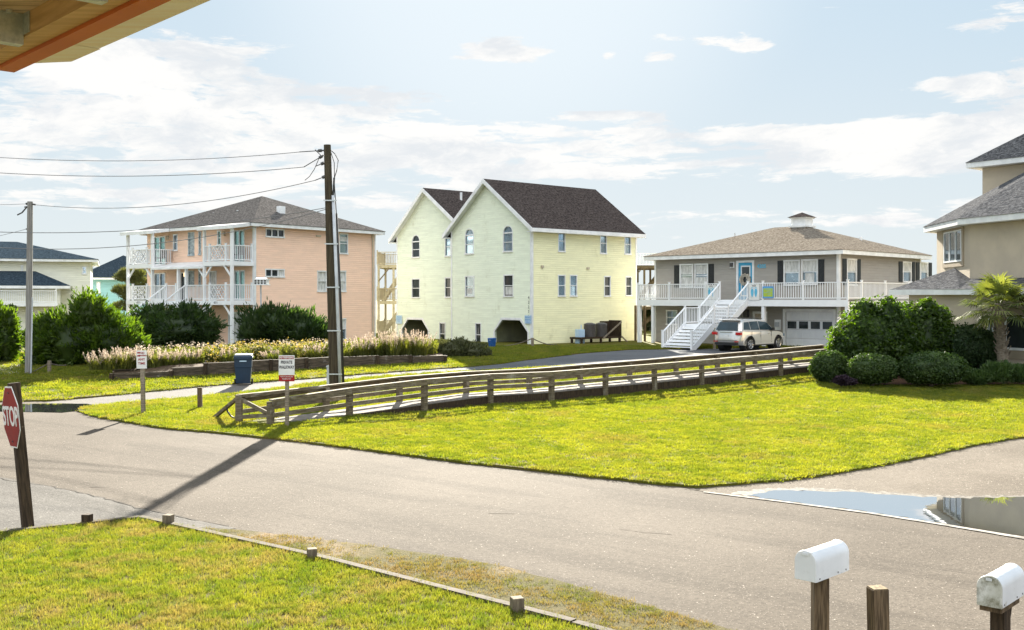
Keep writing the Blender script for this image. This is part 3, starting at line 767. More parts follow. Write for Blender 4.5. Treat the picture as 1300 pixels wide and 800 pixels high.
# ================= peach house =================
ph = House('porch_house', 'peach three storey house with stacked white porches and grey brown hipped roof', (-15.75, 64.0), 52)
PA, PB, PEZ = 10.3, 11.4, 7.45; D = 1.67
for r in ((337.1, 290.9, 360.8, 301), (336.6, 341.8, 361, 351.4)): ph.window('S', r, rows=(), cols=(.333, .667), g='dark_glass', curtain=[(.68, .98, 0, 1)] if r[1] > 300 else None)
ph.window('S', (430.6, 296.9, 441.6, 322), g='window_glass', curtain=[(0, 1, .62, .85)]); ph.window('S', (402.6, 344, 414.4, 370), g='curtain'); ph.window('S', (428.2, 344, 439.2, 370), g='curtain'); ph.window('S', (431, 404.5, 439.2, 431), g='window_glass', curtain=[(0, 1, .5, 1)])
DZ = 2.9-.08   # lower deck floor
UZ = ph.pt('F', 275, 332, -D)[1]
W_ = ph.window
W_('F', (195.6, 300.6, 210, 326), rows=(), cols=(.5,), g='teal_glass', z0=UZ, name='sliding_door'); W_('F', (220, 297.6, 225.6, 318), g='window_glass')
W_('F', (239, 295.4, 246.8, 324), rows=(.15, .3, .45, .6, .75, .9), g='glass_block', trim='glass_block', name='glass_block_panel'); W_('F', (252.4, 294.4, 255.6, 323), rows=(.15, .3, .45, .6, .75, .9), g='glass_block', trim='glass_block', name='glass_block_panel')
W_('F', (276, 293, 281, 311), g='teal_glass'); W_('F', (297, 292.6, 310.6, 326), rows=(), cols=(.5,), g='teal_glass', z0=UZ, name='sliding_door')
W_('F', (196, 347, 210, 376), rows=(), cols=(.5,), g='window_glass', z0=DZ, name='sliding_door'); W_('F', (229, 346, 235.6, 376), rows=(), g='dark_glass', z0=DZ, name='door')
W_('F', (239.4, 344, 246.6, 363), rows=(.2, .4, .6, .8), g='glass_block', trim='glass_block', name='glass_block_panel'); W_('F', (252.4, 344, 255.6, 363), rows=(.2, .4, .6, .8), g='glass_block', trim='glass_block', name='glass_block_panel')
W_('F', (266, 344.4, 275, 376), rows=(), g='curtain', z0=DZ, name='door'); W_('F', (297.6, 343.6, 311, 376), rows=(), cols=(.5,), g='teal_glass', z0=DZ, name='sliding_door')
s0, s1, z0, z1 = ph.rect('F', (290, 394, 311, 420)); W_('F', None, raw=(s0, s1, .05, 2.1), rows=(.33, .55, .77), cols=(.25, .5, .75), g='curtain', name='garage_door', fr=.1)
ph.wall('S', 0, PA, -.2, PEZ, 'peach_siding'); ph.wall('F', 0, PB, -.2, PEZ, 'peach_siding'); ph.shell(PA, PB, -.2, PEZ, 'grey_siding')  # unseen rear walls dulled to grey, cutting sun bounce onto the yellow house
rr = ph.hip(-.5, PA+.5, -.5, PB+.5, PEZ+.12, (PA/2, PB/2), (PA/2, PB/2), 9.95, 'brown_shingle')
for px, py in ((272, 268), (302, 265)):
    k, z = ph.pt('F', px, py+3, 2.2); m_ = MB(); m_.tube([(2.2, k, z-.6), (2.2, k, z+.05)], .09); m_.build('vent_pipe', 'white_paint', rr)
k, z = ph.pt('S', 357, 260, 2.0); m_ = MB(); m_.box(k-.22, k+.22, 1.85, 2.2, z-.6, z-.10); m_.build('roof_vent', 'white_paint', rr)
trimbox(ph, 'S', 0, .13, 0, PEZ); trimbox(ph, 'F', 0, .13, 0, PEZ); trimbox(ph, 'S', PA-.1, PA, 0, PEZ); m_ = MB(); m_.box(PA-.35, PA-.25, -.09, -.01, .2, PEZ); m_.build('downspout', 'tan_trim', ph.root)
p = ph.rect('S', (401, 298.5, 407, 300.8)); b = MB(); ph.fb(b, 'S', p[0], p[1], 0, .06, p[2], p[3]); b.build('wall_vent', 'tan_trim', ph.root)
bR0 = 0.0; bR1 = ph.pt('F', 258, 330, -D)[0]; bL0 = ph.pt('F', 192, 330, -D)[0]; bL1 = ph.pt('F', 160, 330, -D)[0]
def slab(h, a0, a1, b0, b1, z, t=.26, name='deck', m='white_rail'):
    b = MB(); b.box(a0, a1, b0, b1, z-t, z); return b.build(name, m, h.root)
slab(ph, -D, -.02, bR0, bL1, DZ); slab(ph, -D, -.02, bR0, bR1, UZ); slab(ph, -D, -.02, bL0, bL1, UZ)
slab(ph, 0, 2.2, PB+.02, bL1, DZ); slab(ph, 0, 2.2, PB+.02, bL1, UZ)
m_ = MB(); m_.add([(-D-.1, bR1+.05, UZ-.28), (-D-.1, bL0-.05, UZ-.28), (-.02, bL0-.05, UZ+.12), (-.02, bR1+.05, UZ+.12), (-D-.1, bR1+.05, UZ-.4), (-D-.1, bL0-.05, UZ-.4), (-.02, bL0-.05, UZ-.1), (-.02, bR1+.05, UZ-.1)], [(0, 1, 2, 3), (4, 5, 6, 7), (0, 1, 5, 4), (1, 2, 6, 5), (0, 3, 7, 4)]); m_.build('porch_roof', 'white_paint', ph.root)
RZ = PEZ-.02
for b0, b1 in ((bR0, bR1), (bL0, bL1)):
    m_ = MB(); m_.add([(-D-.3, b0-.25, RZ-.1), (-D-.3, b1+.25, RZ-.1), (-.52, b1+.25, RZ+.12), (-.52, b0-.25, RZ+.12)]+[(-D-.3, b0-.25, RZ-.32), (-D-.3, b1+.25, RZ-.32), (-.52, b1+.25, RZ-.1), (-.52, b0-.25, RZ-.1)], [(0, 1, 2, 3), (7, 6, 5, 4), (0, 4, 5, 1), (1, 5, 6, 2), (2, 6, 7, 3), (3, 7, 4, 0)])
    m_.build('porch_roof', 'white_paint', ph.root)
m_ = MB(); m_.box(-.5, 2.4, PB+.02, bL1+.25, RZ-.22, RZ+.05); m_.build('porch_roof', 'white_paint', ph.root)
mid = [ph.pt('F', x, 370, -D)[0] for x in (225, 235)]
for b_ in (bR0+.09, bR1, bL0, bL1-.09): ph.post(-D+.09, b_, 0, RZ-.2)
for b_ in mid: ph.post(-D+.09, b_, 0, UZ-.35)
ph.post(2.1, bL1-.09, 0, RZ-.2)
for z_ in (UZ, DZ):
    for (b_, dr) in ((bR0+.09, 1), (bR1, 1), (bR1, -1), (bL0, 1), (bL1-.09, -1)):
        m_ = MB(); m_.bar((-D+.09, b_, z_-1.0), (-D+.09, b_+dr*.75, z_-.25), .09, .09); m_.build('brace', 'white_rail', ph.root)
for z_ in (UZ, DZ):
    for b0, b1 in ((bR0+.09, bR1), (bL0, bL1-.09)):
        t0 = .18; L = b1-b0
        a_, c_ = b0+L*.22, b0+L*.8
        ph.rail((-D+.09, b0), (-D+.09, a_), z_, posts=(0, 1)); ph.rail((-D+.09, a_), (-D+.09, c_), z_, posts=(1,), lattice=True); ph.rail((-D+.09, c_), (-D+.09, b1), z_, posts=())
    ph.rail((-D+.09, bR0+.09), (-.1, bR0+.09), z_, posts=(1,)); ph.rail((-D+.09, bL1-.09), (2.1, bL1-.09), z_, posts=()); ph.rail((-D+.09, bL0), (-.1, bL0), z_, posts=()) if z_ == UZ else None
    if z_ == UZ: ph.rail((-D+.09, bR1), (-.1, bR1), z_, posts=())
ph.rail((-D+.09, bR1), (-D+.09, mid[1]-.05), DZ, posts=(1,)); ph.rail((-D+.09, mid[0]+.25), (-D+.09, bL0), DZ, posts=(0,))
# front steps down to the left
st0, st1 = mid[1], mid[0]+.2
for k in range(13):
    f = (k+1)/14; m_ = MB(); m_.box(-D-.3*(k+1), -D-.3*k+.02, st0+.0, st1+1.0, DZ*(1-f)-.05, DZ*(1-f)); m_.build('tread', 'white_rail', ph.root)
ph.rail((-D, st0), (-D-4.0, st0), (DZ, .1), posts=(1,)); ph.rail((-D, st1+1.0), (-D-4.0, st1+1.0), (DZ, .1), posts=(0, 1))
m_ = MB(); m_.bar((-D, st0, DZ-.2), (-D-4.0, st0, -.1), .06, .3); m_.build('stringer', 'white_rail', ph.root)
m_ = MB(); m_.bar((-D, st1+1.0, DZ-.2), (-D-4.0, st1+1.0, -.1), .06, .3); m_.build('stringer', 'white_rail', ph.root)
for x, y in ((236, 349), (261.6, 348), (214, 302), (285.5, 297)):
    k, z = ph.pt('F', x, y); m_ = MB(); m_.box(-.13, -.0, k-.07, k+.07, z-.12, z+.14); l_ = m_.build('porch_lamp', 'lamp_glow' if y > 340 else 'tan_trim', ph.root)
for x, tx in ((274, '4211'), (176, '4213')):
    k, z = ph.pt('F', x, 382.5, -D); text(tx, .2, 'sign_ink', ph.root, (-D-.01, k, DZ-.13), (R(90), 0, R(-90)), name='house_number')
for x, b_ in ((303, bR0), (205, bL0-1.5)):
    for z_ in (UZ, ):
        k = ph.pt('F', x, 326, -.6)[0]
        m_ = MB(); m_.box(-.9, -.4, k-.3, k+.3, z_+.4, z_+.46); m_.box(-.45, -.4, k-.3, k+.3, z_+.46, z_+.95)
        for q in ((-.88, k-.28), (-.88, k+.26), (-.44, k-.28), (-.44, k+.26)): m_.box(q[0], q[0]+.04, q[1], q[1]+.04, z_+.0, z_+.4)
        cx, cy = ph.O[0], ph.O[1]
        ch = m_.build('patio_chair', 'metal_dark'); ch.matrix_world = ph.root.matrix_basis
        th = R(52); ch.location = (cx, cy, 0); ch.rotation_euler = (0, 0, th)
        tag(ch, 'dark patio chair on the upper right porch of the peach house' if x == 303 else 'dark patio chair on the upper left porch of the peach house', 'chair')

# ================= grey house with deck =================
gh = House('deck_house', 'taupe house over a garage with wide white deck, black shutters and cupola', (19.1, 61.2), 45)
GA, GB, GZ, FZ, GD, GS = 11.07, 13.4, 5.65, 2.88, 1.8, 1.5
def gwin(face, r, cur, sh=None):
    gh.window(face, r, fr=.07, g='window_glass', curtain=cur)
for r in ((863, 335.5, 880, 365), (881.8, 335, 899, 365)): gh.window('F', r, fr=.07, g='window_glass', curtain=[(.05, .95, .06, .44), (.05, .95, .56, .94)])
gh.window('F', (995, 330.5, 1015.5, 362), fr=.07, g='window_glass', curtain=[(.04, .96, .53, .96)]); gh.window('F', (1017.5, 329.5, 1038.3, 361), fr=.07, g='window_glass', curtain=[(.04, .96, .53, .96), (.25, .8, .06, .45)])
for r in ((1075, 328.8, 1087.5, 362), (1146, 332.5, 1157, 358), (1167.5, 333, 1178, 358)): gh.window('S', r, fr=.07, g='window_glass', curtain=[(.04, .96, .53, .96)])
def shutter(face, r):
    p = gh.rect(face, r); b = MB(); gh.fb(b, face, p[0]+.02, p[1]-.02, .005, .035, p[2], p[3])
    n = 16
    for i in range(n):
        z = p[2]+.08+(p[3]-p[2]-.16)*i/(n-1); gh.fb(b, face, p[0]+.07, p[1]-.07, .035, .05, z-.03, z+.02)
    b.build('shutter', 'shutter_black', gh.root)
for r in ((855.8, 336.8, 862.6, 365), (899.4, 335, 906.8, 365), (987, 331, 994.6, 361), (1038.8, 329.5, 1047, 361)): shutter('F', r)
for r in ((1069, 328.5, 1074.6, 362), (1087.9, 329, 1092.5, 362), (1140.5, 332, 1145.6, 358), (1157.4, 332.5, 1161.2, 358), (1162.3, 333, 1167.2, 358), (1178.3, 333.5, 1182.8, 358)): shutter('S', r)
# blue front door
p = gh.rect('F', (935, 330.8, 957.5, 372)); s0, s1, z1 = p[0], p[1], p[3]
gh.holes.setdefault(('F', 0.0), []).append((s0, s1, FZ, z1, 0))
b = MB(); gh.fb(b, 'F', s0, s0+.13, -.08, .04, FZ, z1); gh.fb(b, 'F', s1-.13, s1, -.08, .04, FZ, z1); gh.fb(b, 'F', s0+.13, s1-.13, -.08, .04, z1-.13, z1); dr = b.build('front_door_frame', 'white_paint', gh.root)
b = MB(); gh.fb(b, 'F', s0+.13, s1-.13, -.1, -.05, FZ, z1-.13); dd = b.build('front_door', 'door_blue', gh.root)
b = MB(); gh.fb(b, 'F', s0+.30, s0+.37, -.05, -.03, FZ+.2, z1-.32); gh.fb(b, 'F', s1-.37, s1-.30, -.05, -.03, FZ+.2, z1-.32); gh.fb(b, 'F', s0+.37, s1-.37, -.05, -.03, z1-.4, z1-.32); gh.fb(b, 'F', s0+.37, s1-.37, -.05, -.03, FZ+.2, FZ+.28); b.build('glazing_frame', 'white_paint', dd)
b = MB(); gh.fb(b, 'F', s0+.37, s1-.37, -.05, -.04, FZ+1.0, z1-.4); b.build('pane', 'dark_glass', dd)
b = MB(); gh.fb(b, 'F', s0+.22, s0+.27, -.05, -.0, FZ+1.0, FZ+1.12); b.build('handle', 'chrome', dd)
k = (s0+s1)/2; b = MB()
for i in range(14):
    t = 2*math.pi*i/14; c = Vector((-.03, k+.28*math.cos(t), FZ+1.25+.28*math.sin(t)))
    M = Matrix.Translation(c) @ Matrix.Rotation(t*2, 4, 'X'); b.box(-.05, .05, -.12, .12, -.08, .09, M)
b.build('wreath', 'sand', dd)
# garage and lower level
gs0, gs1, gz0, gz1 = gh.rect('F', (997.5, 395.8, 1057.5, 441))
gh.holes[('F', 0.0)].append((gs0, gs1, 0, gz1, 0))
b = MB(); gh.fb(b, 'F', gs0-.18, gs0, -.1, .03, 0, gz1+.16); gh.fb(b, 'F', gs1, gs1+.18, -.1, .03, 0, gz1+.16); gh.fb(b, 'F', gs0, gs1, -.1, .03, gz1, gz1+.16); b.build('garage_frame', 'white_paint', gh.root)
b = MB(); n = 4; ph_ = gz1/4
for i in range(4):
    gh.fb(b, 'F', gs0, gs1, -.1, -.06, i*ph_+.008, (i+1)*ph_-.008)
    if i != 2:
        for j in range(8):
            w = (gs1-gs0)/8; gh.fb(b, 'F', gs0+j*w+.06, gs0+(j+1)*w-.06, -.06, -.045, i*ph_+.07, (i+1)*ph_-.07)
gd = b.build('garage_door', 'garage_door', gh.root)
for j in range(4):
    w = (gs1-gs0)/4; b = MB(); gh.fb(b, 'F', gs0+j*w+.09, gs0+(j+1)*w-.09, -.06, -.05, 2*ph_+.05, 3*ph_-.05); b.build('pane', 'dark_glass', gd)
p = gh.rect('F', (956, 396, 974, 440)); gh.window('F', None, raw=(p[0], p[1], .05, p[3]), fr=.12, rows=(), g='tan_trim', name='lower_door'); gh.window('F', (846, 394, 860, 412), g='window_glass')
gh.wall('F', 0, GB, -.2, GZ, 'grey_siding'); gh.wall('S', 0, GA, -.2, GZ, 'grey_siding'); gh.shell(GA, GB, -.2, GZ, 'grey_siding')
trimbox(gh, 'S', 0, .14, 0, GZ); trimbox(gh, 'F', 0, .14, 0, GZ); trimbox(gh, 'S', GA-.14, GA, 0, GZ); trimbox(gh, 'F', GB-.12, GB, 0, GZ)
rr = gh.hip(-.55, GA+.55, -.55, GB+.55, GZ+.14, (5.5, 5.35), (5.5, 7.6), 7.72, 'tan_shingle', th=.24)
b = MB(); b.box(5.0, 6.0, 5.0, 6.0, 7.2, 8.25); cu = b.build('cupola', 'white_paint', rr)
b = MB(); b.box(4.85, 6.15, 4.85, 6.15, 7.62, 7.74); b.box(4.9, 6.1, 4.9, 6.1, 8.2, 8.28); b.build('cupola_moulding', 'white_paint', cu)
b = MB(); b.add([(4.8, 4.8, 8.28), (6.2, 4.8, 8.28), (6.2, 6.2, 8.28), (4.8, 6.2, 8.28), (5.5, 5.5, 8.62)], [(0, 1, 4), (1, 2, 4), (2, 3, 4), (3, 0, 4), (3, 2, 1, 0)]); b.build('cupola_roof', 'dark_shingle', cu)
b = MB(); gh_k = gh.pt('S', 1093, 305, 2.4)
b.tube([(gh_k[0], 2.4, 6.3), (gh_k[0], 2.4, gh_k[1]+.2)], .09); b.build('vent_pipe', 'white_paint', rr)
k = gh.pt('F', 933, 298, 4.5); b = MB(); b.tube([(4.5, k[0], 6.6), (4.5, k[0], k[1]+.1)], .05); b.build('vent_pipe', 'conduit', rr)
for r, m2 in (((927, 332.5, 932.3, 340.2), 'white_paint'), ((944, 393, 951, 403), 'metal_dark')):
    p = gh.rect('F', r); b = MB(); gh.fb(b, 'F', p[0], p[1], 0, .05, p[2], p[3]); l_ = b.build('wall_lamp', m2, gh.root)
    b = MB(); gh.fb(b, 'F', p[0]+.06, p[1]-.06, .05, .16, p[2]+.06, p[3]-.06); b.build('lantern', 'metal_dark', l_)
p = gh.rect('F', (983.8, 405.8, 991.4, 419)); b = MB(); gh.fb(b, 'F', p[0], p[1], 0, .06, p[2], p[3]); l_ = b.build('meter_panel', 'white_paint', gh.root)
b = MB(); gh.fb(b, 'F', p[0]+.08, p[1]-.08, .06, .16, p[2]+.2, p[3]-.15); b.build('meter_box', 'conduit', l_)
k, z = gh.pt('F', 967, 338.2); text('4205', .32, 'feet_blue', gh.root, (-.02, k, z), (R(90), 0, R(-90)), name='house_number', bold=.01)
# deck
dL = gh.pt('F', 808.5, 380, -GD)[0]; dR = -GS
def px_b(x, y=375): return gh.pt('F', x, y, -GD)[0]
def px_a(x, y=375): return gh.pt('S', x, y, -GS)[0]
sR, sL = px_b(949), px_b(913)
b = MB(); b.box(-GD+.03, -.04, dR, dL, FZ-.1, FZ-.02); b.box(-.04, GA, dR, -.04, FZ-.1, FZ-.02); b.box(-.04, 4, GB+.04, dL, FZ-.1, FZ-.02); b.build('deck_floor', 'deck_board', gh.root)
b = MB(); b.box(-GD, -GD+.05, dR, dL, FZ-.40, FZ-.01); b.box(-GD+.05, GA, dR, dR+.05, FZ-.40, FZ-.01); b.box(-GD+.05, 4, dL-.05, dL, FZ-.4, FZ-.01)
b.build('deck_beam', 'white_rail', gh.root)
b = MB(); b.box(-GD+.06, -.05, dR+.06, dL-.06, FZ-.16, FZ-.11); b.build('deck_soffit', 'white_rail', gh.root)
f_ = [px_b(x) for x in (1076, 1019, 968, 949)]; f_[0] = dR+.05; l_ = [px_b(x) for x in (913, 895, 849)]+[dL-.05]
H_ = .98
for i in range(3): gh.rail((-GD+.05, f_[i]), (-GD+.05, f_[i+1]), FZ, h=H_, posts=(0, 1) if i == 2 else (0,), pick=.15)
for i in range(3): gh.rail((-GD+.05, l_[i]), (-GD+.05, l_[i+1]), FZ, h=H_, posts=(0, 1) if i == 2 else (0,), pick=.15)
g_ = [-GD+.05]+[px_a(x) for x in (1095, 1125, 1155)]+[GA]
for i in range(4): gh.rail((g_[i], dR+.05), (g_[i+1], dR+.05), FZ, h=H_, posts=(1,), pick=.15)
gh.rail((-GD+.05, dL-.05), (4, dL-.05), FZ, h=H_, posts=(1,), pick=.15)
for x in (1074.6, 968, ): gh.post(-GD+.14, px_b(x) if x < 1070 else dR+.12, 0, FZ-.4, .2)
gh.post(-GD+.14, dL-.12, 0, FZ-.4, .22); gh.post(-GD+.14, px_b(827.5), 0, FZ-.4, .18)
for k in range(2): gh.post(1.0+2.5*k, dL-.12, 0, FZ-.4, .15, 'deck_wood_dark')
for a_ in (3, 6.5, 10): gh.post(a_, dR+.12, 0, FZ-.4, .18)
for k in range(2): gh.post(-.3, GB+.6+.8*k, 0, FZ-.4, .12, 'deck_wood_dark')
# two flights of steps with a landing
run1, land, LZ = 2.15, 1.45, 1.44
x0 = -GD; n = 8
for k in range(n-1):
    z = FZ-(FZ-LZ)*(k+1)/n; m_ = MB(); m_.box(x0-run1*(k+1)/(n-1), x0-run1*k/(n-1)+.03, sR, sL, z-.05, z); m_.box(x0-run1*k/(n-1)-.02, x0-run1*k/(n-1), sR, sL, z+.055, z+.15); m_.build('tread', 'white_rail', gh.root)
x1 = x0-run1; m_ = MB(); m_.box(x1-land, x1, sR-.05, sL+.05, LZ-.2, LZ); m_.build('landing', 'white_rail', gh.root)
x2 = x1-land; run2 = 2.2
for k in range(n-1):
    z = LZ-LZ*(k+1)/n; m_ = MB(); m_.box(x2-run2*(k+1)/(n-1), x2-run2*k/(n-1)+.03, sR, sL, z-.05, z); m_.box(x2-run2*k/(n-1)-.02, x2-run2*k/(n-1), sR, sL, z+.055, z+.15); m_.build('tread', 'white_rail', gh.root)
for b_ in (sR, sL):
    gh.rail((x0, b_), (x1, b_), (FZ, LZ), h=.95, posts=(1,), pick=.15); gh.rail((x1, b_), (x2, b_), LZ, h=.95, posts=(1,), pick=.15); gh.rail((x2, b_), (x2-run2, b_), (LZ, .02), h=.95, posts=(1,), pick=.15)
    m_ = MB(); m_.bar((x0, b_, FZ-.2), (x1, b_, LZ-.12), .05, .32); m_.build('stringer', 'white_rail', gh.root); m_ = MB(); m_.bar((x2, b_, LZ-.12), (x2-run2, b_, -.05), .05, .32); m_.build('stringer', 'white_rail', gh.root)
    gh.post(x1-.1, b_, 0, LZ-.2, .12, 'deck_wood'); gh.post(x2+.1, b_, 0, LZ-.2, .12, 'deck_wood')
DT = R(45)
def on_deck(x, y, z): return Vector((gh.O[0]+x*gh.u[0]+y*gh.v[0], gh.O[1]+x*gh.u[1]+y*gh.v[1], z))
def banner(r, name, label, kind):
    s0, s1, z0, z1 = gh.rect('F', r, -GD); c = on_deck(-GD-.03, (s0+s1)/2, (z0+z1)/2); w, h = (s1-s0), z1-z0
    t = thing(name, label, 'banner', c, DT)
    b = MB(); b.box(-.012, 0, -w/2, w/2, -h/2, h/2); b.build('panel', 'sign_white' if kind == 'feet' else 'sign_blue', t)
    if kind == 'feet':
        for sg in (-1, 1):
            b = MB(); P = []
            for i in range(20):
                a = 2*math.pi*i/20; yy = math.cos(a)*w*.11*(1.15+.35*math.sin(a)); zz = math.sin(a)*h*.27
                P.append((sg*w*.17+yy, zz-.04))
            b.prism([(y, z) for y, z in P], 0, -.02, -.012)
            for i in range(5):
                yy = sg*w*.17+(i-2)*w*.055; q = [(yy+w*.028*math.cos(t_*.785), h*.30+w*.03*math.sin(t_*.785)-abs(i-2)*.02) for t_ in range(8)]
                b.prism(q, 0, -.021, -.013)
            b.build('footprint', 'feet_blue', t)
        text('4205', h*.16, 'sign_ink', t, (-.02, 0, h*.40), (R(90), 0, R(-90)))
    else:
        b = MB(); b.box(-.02, -.012, -w*.42, w*.42, -h*.38, h*.32); b.build('panel', 'sign_lime', t)
        b = MB()
        for q, (y0, y1) in enumerate(((-.3, .3), (-.34, .1), (-.2, .34), (-.3, .05))): b.box(-.023, -.0205, y0*w, y1*w, h*(.2-.13*q), h*(.225-.13*q))
        b.build('faded_print', 'sign_blue', t)
banner((951, 361, 964.5, 381), 'banner', 'white banner with blue footprints on the deck rail right of the steps', 'feet')
banner((897, 362, 909.5, 380), 'banner', 'white banner with blue footprints on the deck rail left of the steps', 'feet')
banner((968.5, 363.5, 982.5, 378.5), 'banner', 'lime green banner with blue border on the deck rail', 'lime')
# ================= tan stucco house =================
th_ = thing('stucco_house', 'tan stucco house with angled corner, upper tower and slate roofs at the right edge', 'house', (20.6, 50.8, 0))
def loc(p): return (p[0]-20.6, p[1]-50.8)
def polywalls(pts, z0, z1, m, name, parent):
    mb = MB(); n = len(pts); P = [loc(p) for p in pts]
    mb.add([(x, y, z0) for x, y in P]+[(x, y, z1) for x, y in P], [(i, (i+1) % n, n+(i+1) % n, n+i) for i in range(n)])
    return mb.build(name, m, parent)
def offset_poly(pts, d):
    n = len(pts); c = Vector((sum(p[0] for p in pts)/n, sum(p[1] for p in pts)/n)); out = []
    for i in range(n):
        a, b, e = Vector(pts[i-1]), Vector(pts[i]), Vector(pts[(i+1) % n])
        n1 = Vector(((b-a).y, -(b-a).x)).normalized(); n2 = Vector(((e-b).y, -(e-b).x)).normalized()
        if n1.dot(b-c) < 0: n1 = -n1
        if n2.dot(b-c) < 0: n2 = -n2
        k = (n1+n2); out.append(tuple(b+k*(d/max(.4, 1+n1.dot(n2)))))
    return out
def polyroof(pts, ze, apex, zr, ov, m, name='roof', th=.26):
    E = [loc(p) for p in offset_poly(pts, ov)]; I = [loc(p) for p in offset_poly(pts, .02)]; n = len(E); ap = loc(apex)
    mb = MB(); mb.add([(x, y, ze) for x, y in E]+[(ap[0], ap[1], zr)], [(i, (i+1) % n, n) for i in range(n)])
    r = mb.build(name, m, th_)
    f = MB(); E2 = [loc(p) for p in offset_poly(pts, ov-.04)]
    V = [(x, y, ze-.005) for x, y in E2]+[(x, y, ze-th) for x, y in E2]+[(x, y, ze-th) for x, y in I]
    f.add(V, [(i, (i+1) % n, n+(i+1) % n, n+i) for i in range(n)]+[(n+i, n+(i+1) % n, 2*n+(i+1) % n, 2*n+i) for i in range(n)])
    f.build('fascia', 'white_paint', r); return r
MAIN = [(20.6, 50.8), (20.1, 46), (22, 40.3), (30, 39), (34, 46), (33, 54), (27, 57)]
polywalls(MAIN, -.2, 6.3, 'stucco', 'wall', th_)
polyroof(MAIN, 6.42, (27.2, 49), 10.6, .6, 'slate_shingle')
TW = [(23.35, 52.0), (26.6, 47.6), (31, 51), (27.6, 55.4)]
polywalls(TW, 6.0, 9.55, 'stucco', 'tower_wall', th_)
polyroof(TW, 9.68, (27.1, 51.5), 12.0, .6, 'slate_shingle', 'tower_roof')
# window on the angled corner
def seg_frame(a, b):
    a, b = Vector(a), Vector(b); t = (b-a).normalized(); n = Vector((t.y, -t.x))
    if n.dot(-a) < 0: n = -n
    return a, t, n
def seg_box(mb, fr, s0, s1, d0, d1, z0, z1):
    a, t, n = fr; vs = []
    for z in (z0, z1):
        for s, d in ((s0, d0), (s1, d0), (s1, d1), (s0, d1)):
            p = a+t*s+n*d; q = loc(p); vs.append((q[0], q[1], z))
    mb.add(vs, [(3, 2, 1, 0), (4, 5, 6, 7), (0, 1, 5, 4), (1, 2, 6, 5), (2, 3, 7, 6), (3, 0, 4, 7)])
def seg_at(fr, px, py):
    a, t, n = fr; rx, rz = (px-CX)/F, (HY-py)/F
    Y = (a.dot(n))/(rx*n.x+n.y); p = Vector((rx*Y, Y)); return (p-a).dot(t), EYE+rz*Y
fr = seg_frame((20.6, 50.8), (20.1, 46))
s0, zt = seg_at(fr, 1199.5, 295.5); s1, _ = seg_at(fr, 1222, 295); _, zb = seg_at(fr, 1210, 333)
def seg_window(fr, s0, s1, z0, z1, cols, name='window', g='window_glass', surround=.22, fw=.07):
    if surround:
        b = MB(); w = surround
        seg_box(b, fr, s0-w, s0, 0, .05, z0-w, z1+w); seg_box(b, fr, s1, s1+w, 0, .05, z0-w, z1+w); seg_box(b, fr, s0, s1, 0, .05, z1, z1+w); seg_box(b, fr, s0, s1, 0, .05, z0-w, z0); b.build('window_surround', 'stucco_trim', th_)
    b = MB(); seg_box(b, fr, s0, s0+fw, 0, .07, z0, z1); seg_box(b, fr, s1-fw, s1, 0, .07, z0, z1); seg_box(b, fr, s0+fw, s1-fw, 0, .07, z0, z0+fw); seg_box(b, fr, s0+fw, s1-fw, 0, .07, z1-fw, z1)
    for c in cols: x = s0+(s1-s0)*c; seg_box(b, fr, x-.04, x+.04, 0, .065, z0+fw, z1-fw)
    w_ = b.build(name, 'white_paint', th_); p = MB(); seg_box(p, fr, s0+.01, s1-.01, .005, .03, z0+.01, z1-.01); p.build('pane', g, w_)
seg_window(fr, min(s0, s1), max(s0, s1), zb, zt, (.33, .67))
# front wing with sliding door
W1, W2, W3, W4 = (17.8, 47), (20.35, 40.2), (22.4, 40.4), (20.45, 48.6)
WING = [W1, W2, (23.2, 41.2), (20.3, 49.2)]
polywalls(WING, -.2, 3.15, 'stucco', 'wing_wall', th_)
fr = seg_frame(W1, W2)
s0, zt = seg_at(fr, 1255, 401); s1, _ = seg_at(fr, 1306, 401); zb = seg_at(fr, 1275, 444)[1]
seg_window(fr, s0, s1, zb, zt, (.14, .46), name='sliding_door', g='dark_glass', surround=.35, fw=.1)
e = lambda x, y, z: (x-20.6, y-50.8, z)
E1, E2, A1, A2, A3 = (17.25, 48.0, 3.32), (20.2, 38.9, 3.32), (20.35, 48.1, 4.34), (19.9, 46.0, 3.9), (22.2, 40.4, 3.85)
Em = (18.63, 43.6, 3.32)
mb = MB(); mb.add([e(*E1), e(*Em), e(*A1)], [(0, 1, 2)]); mb.add([e(*E1), e(*A1), e(20.4, 50.3, 3.32)], [(0, 1, 2)]); mb.add([e(*Em), e(20.15, 45.95, 3.8), e(*A1)], [(0, 1, 2)])
mb.add([e(Em[0], Em[1], 3.32), e(*E2), e(22.1, 40.25, 3.8), e(20.15, 45.95, 3.8)], [(0, 1, 2, 3)])
wr = mb.build('wing_roof', 'slate_shingle', th_)
b = MB(); b.bar(e(17.27, 47.95, 3.21), e(20.2, 38.93, 3.21), .04, .24); b.bar(e(17.27, 47.99, 3.21), e(20.4, 50.3, 3.21), .04, .24); b.build('fascia', 'white_paint', wr)
b = MB(); b.add([e(17.3, 47.95, 3.12), e(20.2, 38.95, 3.12), e(22.9, 41, 3.12), e(20.35, 50.2, 3.12)], [(0, 1, 2, 3)]); b.build('soffit', 'white_paint', wr)
b = MB(); b.bar(e(20.35, 48.1, 4.37), e(20.16, 45.95, 3.83), .05, .06); b.build('flashing', 'white_paint', wr)

